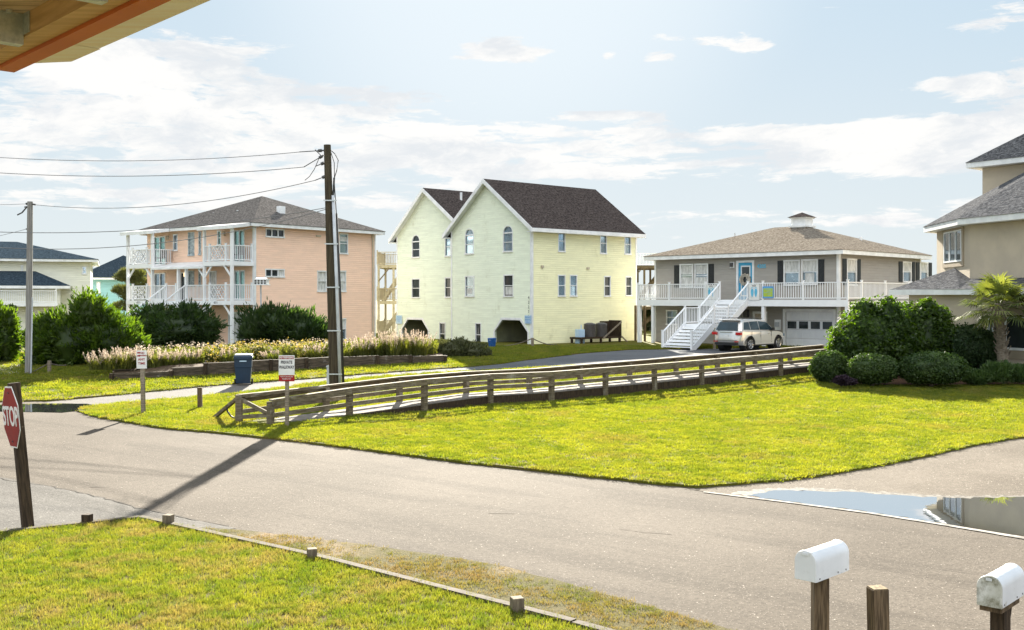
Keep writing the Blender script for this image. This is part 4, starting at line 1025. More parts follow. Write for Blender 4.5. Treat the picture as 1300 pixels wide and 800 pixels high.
# ================= houses far left =================
def simple_house(name, label, px0, px1, Y, y_eave, y_apex, px_apex, wallm, roofm, wins=(), y_base=440, depth=9, deg=0, lower=None):
    x0, x1 = (px0-CX)/F*Y, (px1-CX)/F*Y
    h = House(name, label, (x1, Y), 90+deg)   # u points away from the camera, v to the left
    W = x1-x0; ze = EYE+(HY-y_eave)/F*Y; zr = EYE+(HY-y_apex)/F*(Y+depth/2)
    k = (x1-(px_apex-CX)/F*(Y+depth/2))
    for r in wins: h.window('F', r, fr=.08)
    h.wall('F', 0, W, -.2, ze, wallm); h.shell(depth, W, -.2, ze, wallm)
    m_ = MB(); m_.add([(0, 0, -.2), (depth, 0, -.2), (depth, 0, ze), (0, 0, ze)], [(0, 1, 2, 3)]); m_.build('side_wall', wallm, h.root)
    h.hip(-.6, depth+.6, -.6, W+.6, ze+.1, (depth/2, max(k, 1)), (depth/2, max(k, 1, W-depth/2)), zr, roofm, th=.2)
    return h, W, ze
h1, W, ze = simple_house('beach_house', 'cream house with dark blue roof behind the cedar trees at the left edge', -90, 115, 85, 331, 309, 62, 'cream_siding', 'blue_shingle',
    wins=((26.5, 337, 29.5, 346), (104, 338, 110, 348), (25, 366, 32, 377), (70, 366, 76, 376)), depth=11, deg=21)
lo_ = ph_lo = MB(); h1.fb(lo_, 'F', h1.pt('F', 78, 370)[0], W, .02, 2.6, -.2, EYE+(HY-364)/F*82.5-.05); lo_.build('lower_wing', 'cream_siding', h1.root)
k0 = h1.pt('F', 86, 365)[0]-.3; kz = EYE+(HY-363)/F*82; kr = EYE+(HY-345)/F*85
m_ = MB(); m_.add([(-3.1, k0, kz), (-3.1, W, kz), (-.02, W, kr), (-.02, h1.pt('F', 45, 350)[0], kr), (-.02, k0, kz)], [(0, 1, 2, 3), (0, 3, 4)]); lr = m_.build('lower_roof', 'blue_shingle', h1.root)
m_ = MB(); m_.box(-3.12, -3.06, k0, W, kz-.22, kz-.01); m_.build('fascia', 'white_paint', lr)
h1.rail((-3.6, k0+1), (-3.6, W), 2.6, posts=(0, 1)); m_ = MB(); m_.box(-3.7, -2.6, k0+.9, W, 2.35, 2.6); m_.build('deck', 'white_rail', h1.root)
h2, W, ze = simple_house('beach_house', 'turquoise house with dark roof seen between the cream house and the pine', 112, 215, 105, 354, 325, 180, 'teal_siding', 'blue_shingle', wins=((122.5, 358, 127.5, 372),), depth=10, deg=18)

# ================= timber stair towers =================
def stair_tower(label, px0, px1, Y, levels, m, depth=5.0, railm=None, posts=3, y_top=None):
    x0, x1 = (px0-CX)/F*Y, (px1-CX)/F*Y; w = x1-x0; railm = railm or m
    h = House('stair_tower', label, (x0, Y), 0, 'stair tower')
    zs = [EYE+(HY-y)/F*Y for y in levels]
    for i, z in enumerate(zs):
        b = MB(); b.box(0, w, 0, depth, z-.28, z); b.build('deck', m, h.root)
        h.rail((0, 0), (w, 0), z, h=1.05, posts=(0, 1), m=railm); h.rail((0, 0), (0, depth), z, h=1.05, posts=(), m=railm); h.rail((w, 0), (w, depth), z, h=1.05, posts=(), m=railm); h.rail((0, depth), (w, depth), z, h=1.05, posts=(0, 1), m=railm)
    zt = max(zs)
    for i in range(posts):
        for y in (.1, depth-.1): h.post(.1+(w-.2)*i/(posts-1), y, 0, zt-.28, .17, m)
    zz = sorted(zs)
    for a, b_ in zip([0]+zz[:-1], zz):
        n = 11
        for s in (.8, 2.0):
            q = MB(); q.bar((.3, s, a), (w-.4, s, b_-.1), .06, .28); q.build('stringer', m, h.root)
        q = MB()
        for k in range(n): f = (k+.5)/n; x = .3+(w-.7)*f; q.box(x-.14, x+.14, .8, 2.0, a+(b_-.1-a)*f, a+(b_-.1-a)*f+.05)
        q.build('steps', 'deck_wood_dark', h.root)
    for i, (a, b_) in enumerate(((0, 1), (1, 0))):
        q = MB(); z = zz[-1]-.3; q.bar((.1+a*(w-.2), .05, z-1.1), (.1+a*(w-.2)+(1 if a == 0 else -1)*.9, .05, z), .09, .09); q.build('brace', 'deck_wood_dark', h.root)
    return h
stair_tower('pale timber stair tower with three decks between the peach and yellow houses', 479, 520, 88, (336, 382, 424), 'deck_wood')
stair_tower('white railed timber stair tower behind the gap between yellow and grey houses', 800, 853, 92, (337, 389), 'deck_wood_dark', railm='white_rail', posts=4)

# ================= boardwalk =================
bw = thing('boardwalk', 'weathered timber boardwalk ramp with handrails crossing the lawn', 'boardwalk', (0, 0, 0))
NB = [gp(*p) for p in ((343.4, 542), (443.6, 531), (538.6, 525), (622.3, 515.5), (700, 511.5), (768.4, 504.5), (831, 498.5), (890.8, 491.5), (943, 485.4), (991, 479.5))]
d_ = Vector(NB[-1])-Vector(NB[-2]); NB.append(tuple(Vector(NB[-1])+d_)); NB.append(tuple(Vector(NB[-1])+d_))
NB = [Vector(p) for p in NB]; WD = 1.3; FB = []
for i, p in enumerate(NB):
    d_ = (NB[min(i+1, len(NB)-1)]-NB[max(i-1, 0)]).normalized(); FB.append(p+Vector((-d_.y, d_.x))*WD)
FB[0] = NB[0]+(FB[0]-NB[0])*.95
dz = [.03, .10, .27, .33, .35, .36, .36, .35, .34, .33, .30, .25]
topz = [.72, .86, 1.02, 1.02, 1.02, 1.02, 1.02, 1.0, .98, .96, .96, .96]
def P3(p, z): return Vector((p.x, p.y, H(p.y)+z))
g = random.Random(5)
for side, L in ((0, NB), (1, FB)):
    for i, p in enumerate(L):
        if side == 1 and i == 0: continue
        s_ = .075; b = MB(); ang = math.atan2((NB[1]-NB[0]).y, (NB[1]-NB[0]).x)
        M = Matrix.Translation(P3(p, 0)) @ Matrix.Rotation(ang, 4, 'Z') @ Matrix.Rotation(g.uniform(-.02, .02), 4, 'X')
        b.box(-s_, s_, -s_, s_, -.2, topz[i]-.04, M); b.build('post', 'wood_rail', bw)
    for i in range(len(L)-1):
        a, c = P3(L[i], topz[i]), P3(L[i+1], topz[i+1])
        n_ = (FB[i]-NB[i]).normalized()*(.04 if side else -.04); o = Vector((n_.x, n_.y, 0))
        b = MB(); b.bar(a+o*.2+Vector((0, 0, .0)), c+o*.2+Vector((0, 0, .0)), .17, .045); b.bar(a+o*2.6-Vector((0, 0, .09)), c+o*2.6-Vector((0, 0, .09)), .04, .13); b.build('handrail', 'wood_rail', bw)
        f = .50
        a, c = P3(L[i], dz[i]+(topz[i]-dz[i])*.42), P3(L[i+1], dz[i+1]+(topz[i+1]-dz[i+1])*.42)
        b = MB(); b.bar(a+o*2.6, c+o*2.6, .04, .12); b.build('mid_rail', 'wood_rail', bw)
    for i in range(1 if side == 0 else 0, len(L)-1):
        a, c = P3(L[i], dz[i]-.17), P3(L[i+1], dz[i+1]-.17); n_ = (FB[i]-NB[i]).normalized()*(-.06 if side else .06); o = Vector((n_.x, n_.y, 0))
        b = MB(); b.bar(a+o, c+o, .05, .30); b.build('side_beam', 'wood_dark', bw)
b = MB()
for i in range(len(NB)-1):
    L = (NB[i+1]-NB[i]).length; n = int(L/.15)
    for k in range(n):
        f0, f1 = k/n, (k+.93)/n; zr_ = g.uniform(-.004, .004)
        q = []
        for f, w in ((f0, 0), (f1, 0), (f1, 1), (f0, 1)):
            pn = NB[i].lerp(NB[i+1], f); pf = FB[i].lerp(FB[i+1], f); p = pn.lerp(pf, .04+.92*w); z = dz[i]*(1-f)+dz[i+1]*f
            q.append(Vector((p.x, p.y, H(p.y)+z+zr_)))
        b.add([*q, *[v-Vector((0, 0, .04)) for v in q]], [(0, 1, 2, 3), (7, 6, 5, 4), (0, 4, 5, 1), (1, 5, 6, 2), (2, 6, 7, 3), (3, 7, 4, 0)])
b.build('decking', 'deck_board', bw)
# turned end of the far rail with a crossed brace and hoop
c0 = Vector(gp(303.5, 538)); cz = H(c0.y)
b = MB(); b.box(c0.x-.085, c0.x+.085, c0.y-.085, c0.y+.085, cz-.2, cz+.80); b.build('post', 'wood_rail', bw)
b = MB(); b.bar(P3(c0, .78), P3(FB[1], topz[1]-.02), .17, .07); b.build('handrail', 'wood_rail', bw)
b = MB(); b.bar(P3(c0, .70), P3(NB[0], .32), .05, .11); b.build('brace', 'wood_rail', bw)
b = MB(); b.bar(P3(c0, .18), P3(NB[0], .32), .05, .11); b.build('brace', 'wood_rail', bw)
q0 = Vector(gp(271, 531)); b = MB(); b.bar(P3(c0, .74), P3(q0, .0), .09, .09); b.build('brace', 'wood_rail', bw)
q1 = P3(c0, .74).lerp(P3(q0, 0), .45); b = MB(); b.tube([q1+Vector((0, -.05, .03)), q1+Vector((.02, -.06, -.12)), q1+Vector((.12, -.06, -.26)), q1+Vector((.3, -.05, -.36)), P3(c0, .2)+Vector((-.08, -.04, 0))], .025, 6); b.build('hoop', 'cable_black', bw)

# ================= retaining wall =================
rw = thing('retaining_wall', 'low dark timber retaining wall holding the flowering bed', 'retaining wall', (0, 0, 0))
RB = [Vector(gp(*p)) for p in ((143, 483), (182, 481.5), (219, 480), (262, 478), (302, 476), (345, 473), (390, 470), (433, 467), (480, 464.8), (522, 463), (566, 461.5))]
rh = [.22, .22, .24, .5, .5, .5, .48, .44, .42, .36, .3]
for i in range(len(RB)-1):
    for k in range(2):
        h_ = (rh[i]+rh[i+1])/2/2; b = MB(); b.bar(P3(RB[i], .05+h_*(k+.5)), P3(RB[i+1], .05+h_*(k+.5)), .14+.01*k, h_-.012); b.build('timber', 'retaining', rw)
for i, p in enumerate(RB):
    b = MB(); b.box(p.x-.07, p.x+.07, p.y-.2, p.y-.06, H(p.y)-.1, H(p.y)+rh[i]+.06); b.build('post', 'wood_dark', rw)
BB = [Vector(gp(*p)) for p in ((560, 455), (480, 455.5), (400, 456), (300, 458), (219, 462), (143, 470))]
mb = MB(); top = [(p.x, p.y, H(p.y)+max(.12, rh[i]-.06)) for i, p in enumerate(RB)]+[(p.x, p.y, H(p.y)+.25) for p in BB]
mb.add(top, [tuple(range(len(top)))]); o = mb.build('planting_bed', 'soil'); tag(o, kind='structure')

# ================= signs and posts =================
def sign_post(name, label, base, h, w, m, lean=(0, 0), rz=0, extra=.0):
    X, Y = gp(*base); M = Matrix.Rotation(lean[0], 4, 'Y') @ Matrix.Rotation(lean[1], 4, 'X') @ Matrix.Rotation(rz, 4, 'Z')
    t = thing(name, label, 'sign', (X, Y, H(Y))); t.rotation_euler = M.to_euler()
    b = MB(); b.box(-w/2, w/2, -w/2, w/2, -.2, h); b.build('post', m, t, bevel=.006)
    return t
# stop sign
t = sign_post('stop_sign', 'red octagonal STOP sign on a leaning dark wooden post at the left edge', (36, 675), 2.22, .15, 'wood_dark', lean=(R(-5.6), 0), rz=R(-51))
def octa(r): return [(r*math.cos(R(22.5+45*i)), r*math.sin(R(22.5+45*i))) for i in range(8)]
zc = 1.72; r_ = .455/math.cos(R(22.5))
b = MB(); b.prism([(x, z+zc) for x, z in octa(r_)], 1, -.085, -.078); pn = b.build('panel', 'sign_white', t)
b = MB(); b.prism([(x, z+zc) for x, z in octa(r_*.95)], 1, -.09, -.086); b.build('red_face', 'stop_red', pn)
text('STOP', .40, 'sign_white', pn, (0, -.093, zc), (R(90), 0, 0), bold=.008, sx=.92)
for z in (.36, -.36): b = MB(); b.tube([(0, -.09, zc+z), (0, -.1, zc+z)], .014); b.build('bolt', 'metal_dark', pn)
# no parking
t = sign_post('parking_sign', 'small white NO PARKING ANY TIME sign on a grey post by the left puddle', (182, 527), 1.62, .11, 'wood_grey', lean=(R(-1), 0))
Yp = t.location.y; pw, ph2 = 13*Yp/F, 23*Yp/F; zc = 1.93-ph2/2
b = MB(); b.box(-pw/2, pw/2, -.07, -.062, zc-ph2/2, zc+ph2/2); pn = b.build('panel', 'sign_white', t, bevel=.0)
b = MB(); b.box(-.05, .05, -.055, .055, 1.5, zc+ph2/2-.04); b.build('post', 'wood_grey', t)
L = [('NO', .075, .19), ('PARKING', .055, .115), ('ANY', .10, .0), ('TIME', .10, -.12)]
for s, sz, dz_ in L: text(s, sz, 'sign_red', pn, (.03 if sz < .08 else 0, -.073, zc+dz_), (R(90), 0, 0), bold=.002)
for z in (.2, .11):
    b = MB(); b.box(-.125, -.06, -.074, -.07, zc+z-.02, zc+z+.02); b.prism([(-.06, zc+z-.035), (-.06, zc+z+.035), (-.035, zc+z)], 1, -.074, -.07); b.build('arrow', 'sign_red', pn)
# private walkway
t = sign_post('walkway_sign', 'NO TRESPASSING PRIVATE WALKWAY sign on a post at the foot of the boardwalk', (364.5, 543.5), 1.75, .095, 'wood_grey')
Yp = t.location.y; u_ = Yp/F; pw = 20*u_; zt = (543.5-451)*u_; zb = (543.5-476)*u_; zr2 = (543.5-484)*u_
b = MB(); b.box(-pw/2, pw/2, -.065, -.055, zb, zt); pn = b.build('panel', 'sign_white', t)
b = MB(); b.box(-pw/2+.02, pw/2-.02, -.068, -.065, zt-.10, zt-.03); b.build('red_band', 'sign_red', pn)
text('NO TRESPASSING', .058, 'sign_white', pn, (0, -.071, zt-.065), (R(90), 0, 0), bold=.002, sx=.8)
text('PRIVATE', .115, 'sign_ink', pn, (0, -.068, zt-.19), (R(90), 0, 0), bold=.004, sx=.72); text('WALKWAY', .115, 'sign_ink', pn, (0, -.068, zt-.32), (R(90), 0, 0), bold=.004, sx=.68)
b = MB(); b.box(-pw/2, pw/2, -.064, -.055, zr2, zb-.006); p2 = b.build('panel', 'sign_red', t)
text('VIOLATORS WILL BE', .048, 'sign_white', p2, (0, -.067, zb-.045), (R(90), 0, 0), sx=.75); text('PROSECUTED', .048, 'sign_white', p2, (0, -.067, zb-.105), (R(90), 0, 0), sx=.8)
# short posts
def stub(base, top_y, wpx, label, m='wood_stub', grp=None, name='post', cat='post'):
    X, Y = gp(*base); h = (base[1]-top_y)*Y/F+(.05 if name == 'edging_stub' else 0); w = wpx*Y/F
    b = MB(); b.box(-w/2, w/2, -w/2, w/2, -.15, h); b.use
    o = b.build(name, m, bevel=.008); o.location = (X, Y, H(Y)); o.rotation_euler = (R(rnd.uniform(-1.5, 1.5)), R(rnd.uniform(-1.5, 1.5)), R(rnd.uniform(-20, 20)))
    return tag(o, label, cat, grp)
stub((254, 520), 492, 5.5, 'short brown wooden post in the grass between the parking sign and the boardwalk', 'wood_post')
stub((62.5, 474.5), 458, 3.6, 'little grey rope post beside the left utility pole', 'wood_grey')
stub((676, 441), 429, 3, 'little grey rope post at the corner of the yellow house', 'wood_grey')
EG = 'stubs along the lawn edging'
stub((111, 671), 657, 10.5, 'dark wooden stub on the lawn edging nearest the stop sign', 'wood_dark', EG, 'edging_stub')
stub((213.5, 672), 657.5, 11, 'grey wooden stub just right of the lawn edging corner', 'wood_stub', EG, 'edging_stub')
stub((396, 715), 701, 12, 'wooden stub halfway along the right run of the lawn edging', 'wood_stub', EG, 'edging_stub')
stub((656.5, 784), 764, 15, 'pale wooden stub at the near end of the lawn edging', 'wood_stub', EG, 'edging_stub')
X, Y = gp(1119, 800); X = (1118.5-CX)/F*7.7
o = MB().box(-.06, .06, -.06, .06, -.2, 1.33).build('post', 'wood_post', bevel=.006); o.location = (X, 7.7, -.55); o.rotation_euler = (0, R(-1.2), R(8)); tag(o, 'bare wooden post standing between the two mailboxes', 'post')
b = MB(); b.box(-.055, .055, -.055, .055, 1.33, 1.336); c = b.build('post_end', 'wood_end', o)
# lawn edging boards
ed = thing('lawn_edging', 'grey timber edging around the near lawn with a corner by the stub', 'edging', (0, 0, 0))
for i in range(1, len(EDGE)-1):
    a, c = Vector(EDGE[i]), Vector(EDGE[i+1]); n = max(1, int((c-a).length/2.4))
    for k in range(n):
        p, q = a.lerp(c, k/n), a.lerp(c, (k+.995)/n); b = MB(); b.bar((p.x, p.y, -.55+.035+g.uniform(-.006, .006)), (q.x, q.y, -.55+.035+g.uniform(-.006, .006)), .105, .15); b.build('board', 'timber_edge', ed)
a, c = Vector(EDGE[0]), Vector(EDGE[1]); b = MB(); b.bar((a.x, a.y, -.505), (c.x, c.y, -.505), .105, .15); b.build('board', 'timber_edge', ed)
# ropes
def wire(name, label, pts, r, m, cat='wire', grp=None, n=24):
    b = MB(); out = []; r = r*.5 if cat == 'wire' else r
    for i in range(len(pts)-1):
        (A_, s), B_ = pts[i], pts[i+1][0]
        for k in range(n+(i == len(pts)-2)):
            f = k/n; p = Vector(A_).lerp(Vector(B_), f); p.z -= 4*s*f*(1-f); out.append(p)
    b.tube(out, r, 6); o = b.build(name, m, smooth=True); return tag(o, label, cat, grp)
x1_, y1_ = gp(62.5, 474.5); x2_, y2_ = gp(40, 475); x3_, y3_ = gp(84, 471)
wire('rope', 'slack rope from the little post to the left utility pole and the cedar', [(Vector((x2_, y2_, H(y2_)+.08)), .02), (Vector((x1_, y1_, H(y1_)+.45)), .05), (Vector((x3_, y3_, H(y3_)+.25)), 0)], .025, 'rope', 'rope')
x1_, y1_ = gp(676, 441)
wire('rope', 'slack rope from the post at the corner of the yellow house', [(Vector((x1_-1.8, y1_-.3, .1)), .1), (Vector((x1_, y1_, .55)), .12), (Vector((x1_+1.5, y1_+1.2, .1)), 0)], .03, 'rope', 'rope')

# ================= poles and wires =================
X, Y = gp(425, 507); PTx, PTz = (415.5-CX)/F*Y, EYE+(HY-184)/F*Y
pl = thing('utility_pole', 'tall dark utility pole with grey conduit beside the boardwalk', 'utility pole', (X, Y, H(Y)))
hp = PTz-H(Y); lx = PTx-X
b = MB(); b.tube([(0, 0, -.3), (lx*.5, 0, hp*.5), (lx, 0, hp)], [.17, .15, .12], 14); b.build('pole', 'pole_wood', pl, smooth=False)
def on_pole(f, dx=0, dy=0): return Vector((lx*f+dx, dy, hp*f))
b = MB(); b.tube([on_pole(-.0, .22, -.1), on_pole(.40, .2, -.1), on_pole(.80, .165, -.1)], .055, 10); b.build('conduit', 'conduit', pl, smooth=True)
b = MB(); b.tube([on_pole(0, .31, 0), on_pole(.40, .29, 0), on_pole(.73, .24, 0)], .045, 10); b.build('conduit', 'cable_black', pl, smooth=True)
b = MB(); b.tube([on_pole(.80, .165, -.1), on_pole(.84, .2, -.1), on_pole(.87, .21, -.05)], .035, 8); b.tube([on_pole(.87, .21), on_pole(.9, .30), on_pole(.94, .36), on_pole(.965, .25), on_pole(.985, .05)], .016, 6)
b.tube([on_pole(.87, .21), on_pole(.93, .22), on_pole(.97, .12)], .014, 6); b.tube([on_pole(.73, .24), on_pole(.85, .2)], .02, 6); b.build('service_cable', 'cable_black', pl)
for k in range(5): f = .1+.17*k; b = MB(); b.box(lx*f-.16, lx*f+.3, -.175, -.15, hp*f-.02, hp*f+.02); b.build('strap', 'galvanised', pl)
def wp(px, py): return at(px, py, Y)-Vector((X, Y, H(Y)))
for (ax, ay), (bx, by) in (((411, 191), (380, 193)), ((411, 197), (386, 212)), ((411, 207), (401, 211)), ((413, 224), (400, 229))):
    b = MB(); A_, B_ = wp(ax, ay), wp(bx, by); b.tube([A_, A_.lerp(B_, .25)], .03, 8); b.tube([A_.lerp(B_, .25), B_], .016, 6); m1 = A_.lerp(B_, .15); b.tube([m1-(B_-A_).normalized()*.06, m1+(B_-A_).normalized()*.06], .055, 8); b.build('insulator', 'metal_dark', pl)
b = MB(); b.tube([wp(400, 190.5), wp(407, 197), wp(410, 199)], .012, 5); b.tube([wp(405, 201), wp(399, 215), wp(393, 224), wp(387, 229)], .012, 5); b.tube([wp(400, 190), wp(403, 193), wp(409, 199)], .012, 5); b.build('jumper_wire', 'cable_black', pl)
# grey cabinet post beside the pole
b = MB(); b.box(-.08, .08, -.08, .08, 0, .95); b.prism([(-.1, .95), (.1, .95), (.1, 1.0), (0, 1.04), (-.1, 1.0)], 1, -.09, .09)
x_, y_ = gp(418, 500); o = b.build('cable_pedestal', 'conduit', bevel=.01); o.location = (x_, y_, H(y_)); tag(o, 'slim grey cable pedestal standing in front of the tall utility pole', 'pedestal')
X2, Y2 = gp(36, 476); Z2 = EYE+(HY-256)/F*Y2; lx2 = 2.3/F*Y2
p2 = thing('utility_pole', 'weathered grey utility pole in front of the cedars at far left', 'utility pole', (X2, Y2, H(Y2)))
b = MB(); b.tube([(0, 0, -.3), (lx2, 0, Z2-H(Y2))], [.14, .11], 12); b.build('pole', 'pole_grey', p2)
b = MB(); b.tube([(.13, -.06, 0), (.16+lx2*.5, -.06, 3.2)], .03, 8); b.build('conduit', 'conduit', p2)
def wp2(px, py): return at(px, py, Y2)-Vector((X2, Y2, H(Y2)))
b = MB(); b.tube([wp2(37, 258), wp2(33, 259)], .05, 6); b.tube([wp2(37, 262), wp2(31, 263)], .03, 6); b.tube([wp2(34, 263), wp2(28, 270), wp2(22, 273)], .03, 6); b.tube([wp2(40, 259), wp2(45, 260)], .04, 6); b.tube([wp2(37, 290), wp2(33, 291)], .03, 6); b.build('bracket', 'metal_dark', p2)
WG = 'overhead wires left of the tall pole'
def W3(px, py, Yq): return at(px, py, Yq)
wire('overhead_wire', 'topmost overhead wire reaching the head of the tall utility pole', [(W3(-170, 184, Y), .42), (W3(381, 193, Y), 0)], .022, 'cable_grey', grp=WG)
wire('overhead_wire', 'second overhead wire from the top, fixed below the head of the tall pole', [(W3(-170, 204, Y), .42), (W3(387, 212, Y), 0)], .024, 'cable_grey', grp=WG)
wire('overhead_wire', 'sagging overhead wire running from the grey left pole up to the tall pole', [(W3(44, 260, Y2), .46), (W3(400, 229, Y), 0)], .024, 'cable_grey', grp=WG)
wire('overhead_wire', 'second lowest overhead wire passing in front of the peach roof', [(W3(-170, 282, Y-.5), .58), (W3(413, 264, Y-.2), 0)], .026, 'cable_grey', grp=WG)
wire('overhead_wire', 'lowest overhead wire passing in front of the peach roof edge', [(W3(-170, 293, Y-.7), .95), (W3(413, 266, Y-.2), 0)], .026, 'cable_grey', grp=WG)
wire('overhead_wire', 'short overhead wire leaving the frame from the left pole top', [(W3(-170, 252, Y2), .12), (W3(33, 259, Y2), 0)], .018, 'cable_grey')
wire('overhead_wire', 'short lower overhead wire leaving the frame from the left pole', [(W3(-120, 318, Y2), .12), (W3(33, 291, Y2), 0)], .018, 'cable_grey')

# ================= bins =================
def wheel_bin(label, base, hpx, m, rz=0, name='wheeled_bin'):
    X, Y = gp(*base); s = hpx*Y/F/1.12
    t = thing(name, label, 'bin', (X, Y, H(Y)+.012), rz); t.scale = (s, s, s)
    b = MB(); hw0, hw1, d0, d1 = .25, .31, .27, .35
    zs = [(.06, 0), (.62, .6), (.63, .6), (.66, .6), (.95, .95), (1.0, 1)]
    V = []; Fs = []
    for z, f in zs:
        w, d = hw0+(hw1-hw0)*f, d0+(d1-d0)*f
        if z in (.63, .66): w += .015; d += .015
        V += [(-w, -d, z), (w, -d, z), (w, d, z), (-w, d, z)]
    for i in range(len(zs)-1):
        for k in range(4): a = i*4+k; c = i*4+(k+1) % 4; Fs.append((a, c, c+4, a+4))
    Fs += [(3, 2, 1, 0), (20, 21, 22, 23)]; b.add(V, Fs); b.build('body', m, t, bevel=.02)
    b = MB(); b.box(-.335, .335, -.375, .375, .93, 1.0); b.build('rim', m, t, bevel=.015)
    b = MB(); b.add([(-.34, -.39, 1.0), (.34, -.39, 1.0), (.34, .38, 1.0), (-.34, .38, 1.0), (-.30, -.32, 1.08), (.30, -.32, 1.08), (.30, .30, 1.10), (-.30, .30, 1.10)], [(0, 1, 2, 3), (4, 5, 6, 7), (0, 1, 5, 4), (1, 2, 6, 5), (2, 3, 7, 6), (3, 0, 4, 7)]); b.build('lid', m, t, bevel=.02)
    b = MB(); b.tube([(-.25, .42, 1.0), (.25, .42, 1.0)], .02); b.box(-.27, -.23, .34, .43, .97, 1.01); b.box(.23, .27, .34, .43, .97, 1.01); b.build('handle', m, t)
    for sx in (-1, 1): b = MB(); b.tube([(sx*.27, .27, .1), (sx*.33, .27, .1)], .1, 16); b.build('wheel', 'rubber', t)
    b = MB(); b.box(-.12, .12, -.36, -.335, .84, .875); b.build('badge', 'sign_paleblue', t)
    return t
wheel_bin('tall dark blue wheeled bin standing on the side street behind the boardwalk', (309, 488.5), 39.5, 'bin_blue', R(12))
wheel_bin('small bright blue wheeled bin in front of the yellow house carport', (624.5, 442), 13, 'bin_blue_bright', R(-40))

# ================= air conditioners =================
k0 = yh.pt('S', 730, 430, -1.0)[0]; k1 = yh.pt('S', 781, 430, -1.0)[0]
def yp(a, b, z): return Vector((yh.O[0]+a*yh.u[0]+b*yh.v[0], yh.O[1]+a*yh.u[1]+b*yh.v[1], z))
ac = thing('equipment_stand', 'low timber stand with diagonal braces carrying two cooling units', 'stand', yp(k0, -1.1, 0), R(40.5))
L = k1-k0; Zs = .45
b = MB(); b.box(0, L, -.5, .6, Zs-.12, Zs); b.build('platform', 'wood_dark', ac)
for x in (.1, L*.5, L-.1):
    for y in (-.4, .5): b = MB(); b.box(x-.06, x+.06, y-.06, y+.06, -.1, Zs-.12); b.build('leg', 'wood_dark', ac)
b = MB(); b.box(L-.1, L-.02, -.5, .6, Zs, Zs+1.05); b.box(L-1.0, L-.1, .5, .56, Zs, Zs+1.0); b.build('side_screen', 'wood_dark', ac)
b = MB(); b.bar((L*.52, -.55, Zs-.1), (L-.08, -.55, Zs+.95), .06, .09); b.bar((L-.08, -.55, Zs), (L+.5, -.55, .05), .05, .08); b.build('brace', 'wood_grey', ac)
for i, f in enumerate((.33, .62)):
    c = yp(k0+L*f, -1.1, Zs); t = thing('cooling_unit', ('left dark round cooling unit on the timber stand' if i == 0 else 'right dark round cooling unit on the timber stand, next to the brace'), 'air conditioner', c, 0, 'cooling units on the stand')
    b = MB(); b.tube([(0, 0, 0), (0, 0, .8)], .38, 20); b.build('casing', 'ac_dark', t)
    b = MB()
    for k in range(10): b.tube([(.385*math.cos(2*math.pi*j/20), .385*math.sin(2*math.pi*j/20), .06+.075*k) for j in range(21)], .012, 4, cap=False)
    b.build('grille', 'metal_dark', t)
    b = MB(); b.tube([(0, 0, .8), (0, 0, .86), (0, 0, .92)], [.4, .36, .16], 20); b.build('fan_guard', 'metal_dark', t)
c = yp(k0+L*.12, -1.0, 0); b = MB(); b.box(-.25, .25, -.2, .2, 0, .95); b.box(-.2, .2, -.22, -.2, .1, .85); b.tube([(.1, 0, .95), (.1, 0, 1.25)], .03); o = b.build('meter_cabinet', 'sign_paleblue', bevel=.01); o.location = c; o.rotation_euler = (0, 0, R(40.5)); tag(o, 'pale utility cabinet against the yellow wall left of the cooling units', 'cabinet')

# ================= martin house on a pole =================
x_, y_ = gp(332, 448); u_ = y_/F
t = thing('birdhouse', 'white many roomed birdhouse on a thin tall pole before the peach house', 'birdhouse', (x_, y_, H(y_)))
zt = EYE+(HY-361)*u_-H(y_); b = MB(); b.tube([(0, 0, -.1), (-.04, 0, zt)], .04, 8); b.build('pole', 'conduit', t)
w = 8*u_; b = MB(); b.box(-w, w, -.3, .3, zt, zt+5.6*u_); b.build('box', 'white_paint', t); b = MB(); b.box(-w-.05, w+.05, -.4, .4, zt+5.6*u_, zt+6.4*u_); b.box(-w-.05, w+.05, -.4, .4, zt-.05, zt); b.prism([(-.3, zt+6.4*u_), (.3, zt+6.4*u_), (0, zt+9*u_)], 0, -w*.8, w*.8); b.box(-w-.05, w+.05, -.4, -.3, zt+2.7*u_, zt+3.1*u_); b.build('roof', 'white_paint', t)
for r_i in range(2):
    for k in range(4): b = MB(); xx = -w+w*2*(k+.5)/4; zz = zt+(1.3+2.9*r_i)*u_; b.tube([(xx, -.305, zz), (xx, -.3, zz)], .055, 10); b.build('entrance', 'metal_dark', t)

# ================= car =================
car = thing('parked_car', 'silver beige sport utility car parked beside the deck steps', 'car', (13.5, 59.5, .03), R(45))
def loft(outl, stations, fn, m, name, cap=True, smooth=True, parent=None):
    n = len(outl); V = []; Fs = []
    for y in stations: V += [fn(x, y, z) for x, z in outl]
    for i in range(len(stations)-1):
        for k in range(n): a, c = i*n+k, i*n+(k+1) % n; Fs.append((a, c, c+n, a+n))
    Fs += [tuple(range(n-1, -1, -1)), tuple((len(stations)-1)*n+k for k in range(n))]
    mb = MB(); mb.add(V, Fs); o = mb.build(name, m, parent or car); 
    o.data.shade_smooth(); md = o.modifiers.new('Edge', 'EDGE_SPLIT'); md.split_angle = R(38); return o
def arch(cx, r, z0=.30, n=12):
    a0 = math.asin(min(1, max(-1, (z0-.38)/r)))
    return [(cx+r*math.cos(a0+(math.pi-2*a0)*i/n), .38+r*math.sin(a0+(math.pi-2*a0)*i/n)) for i in range(n+1)]
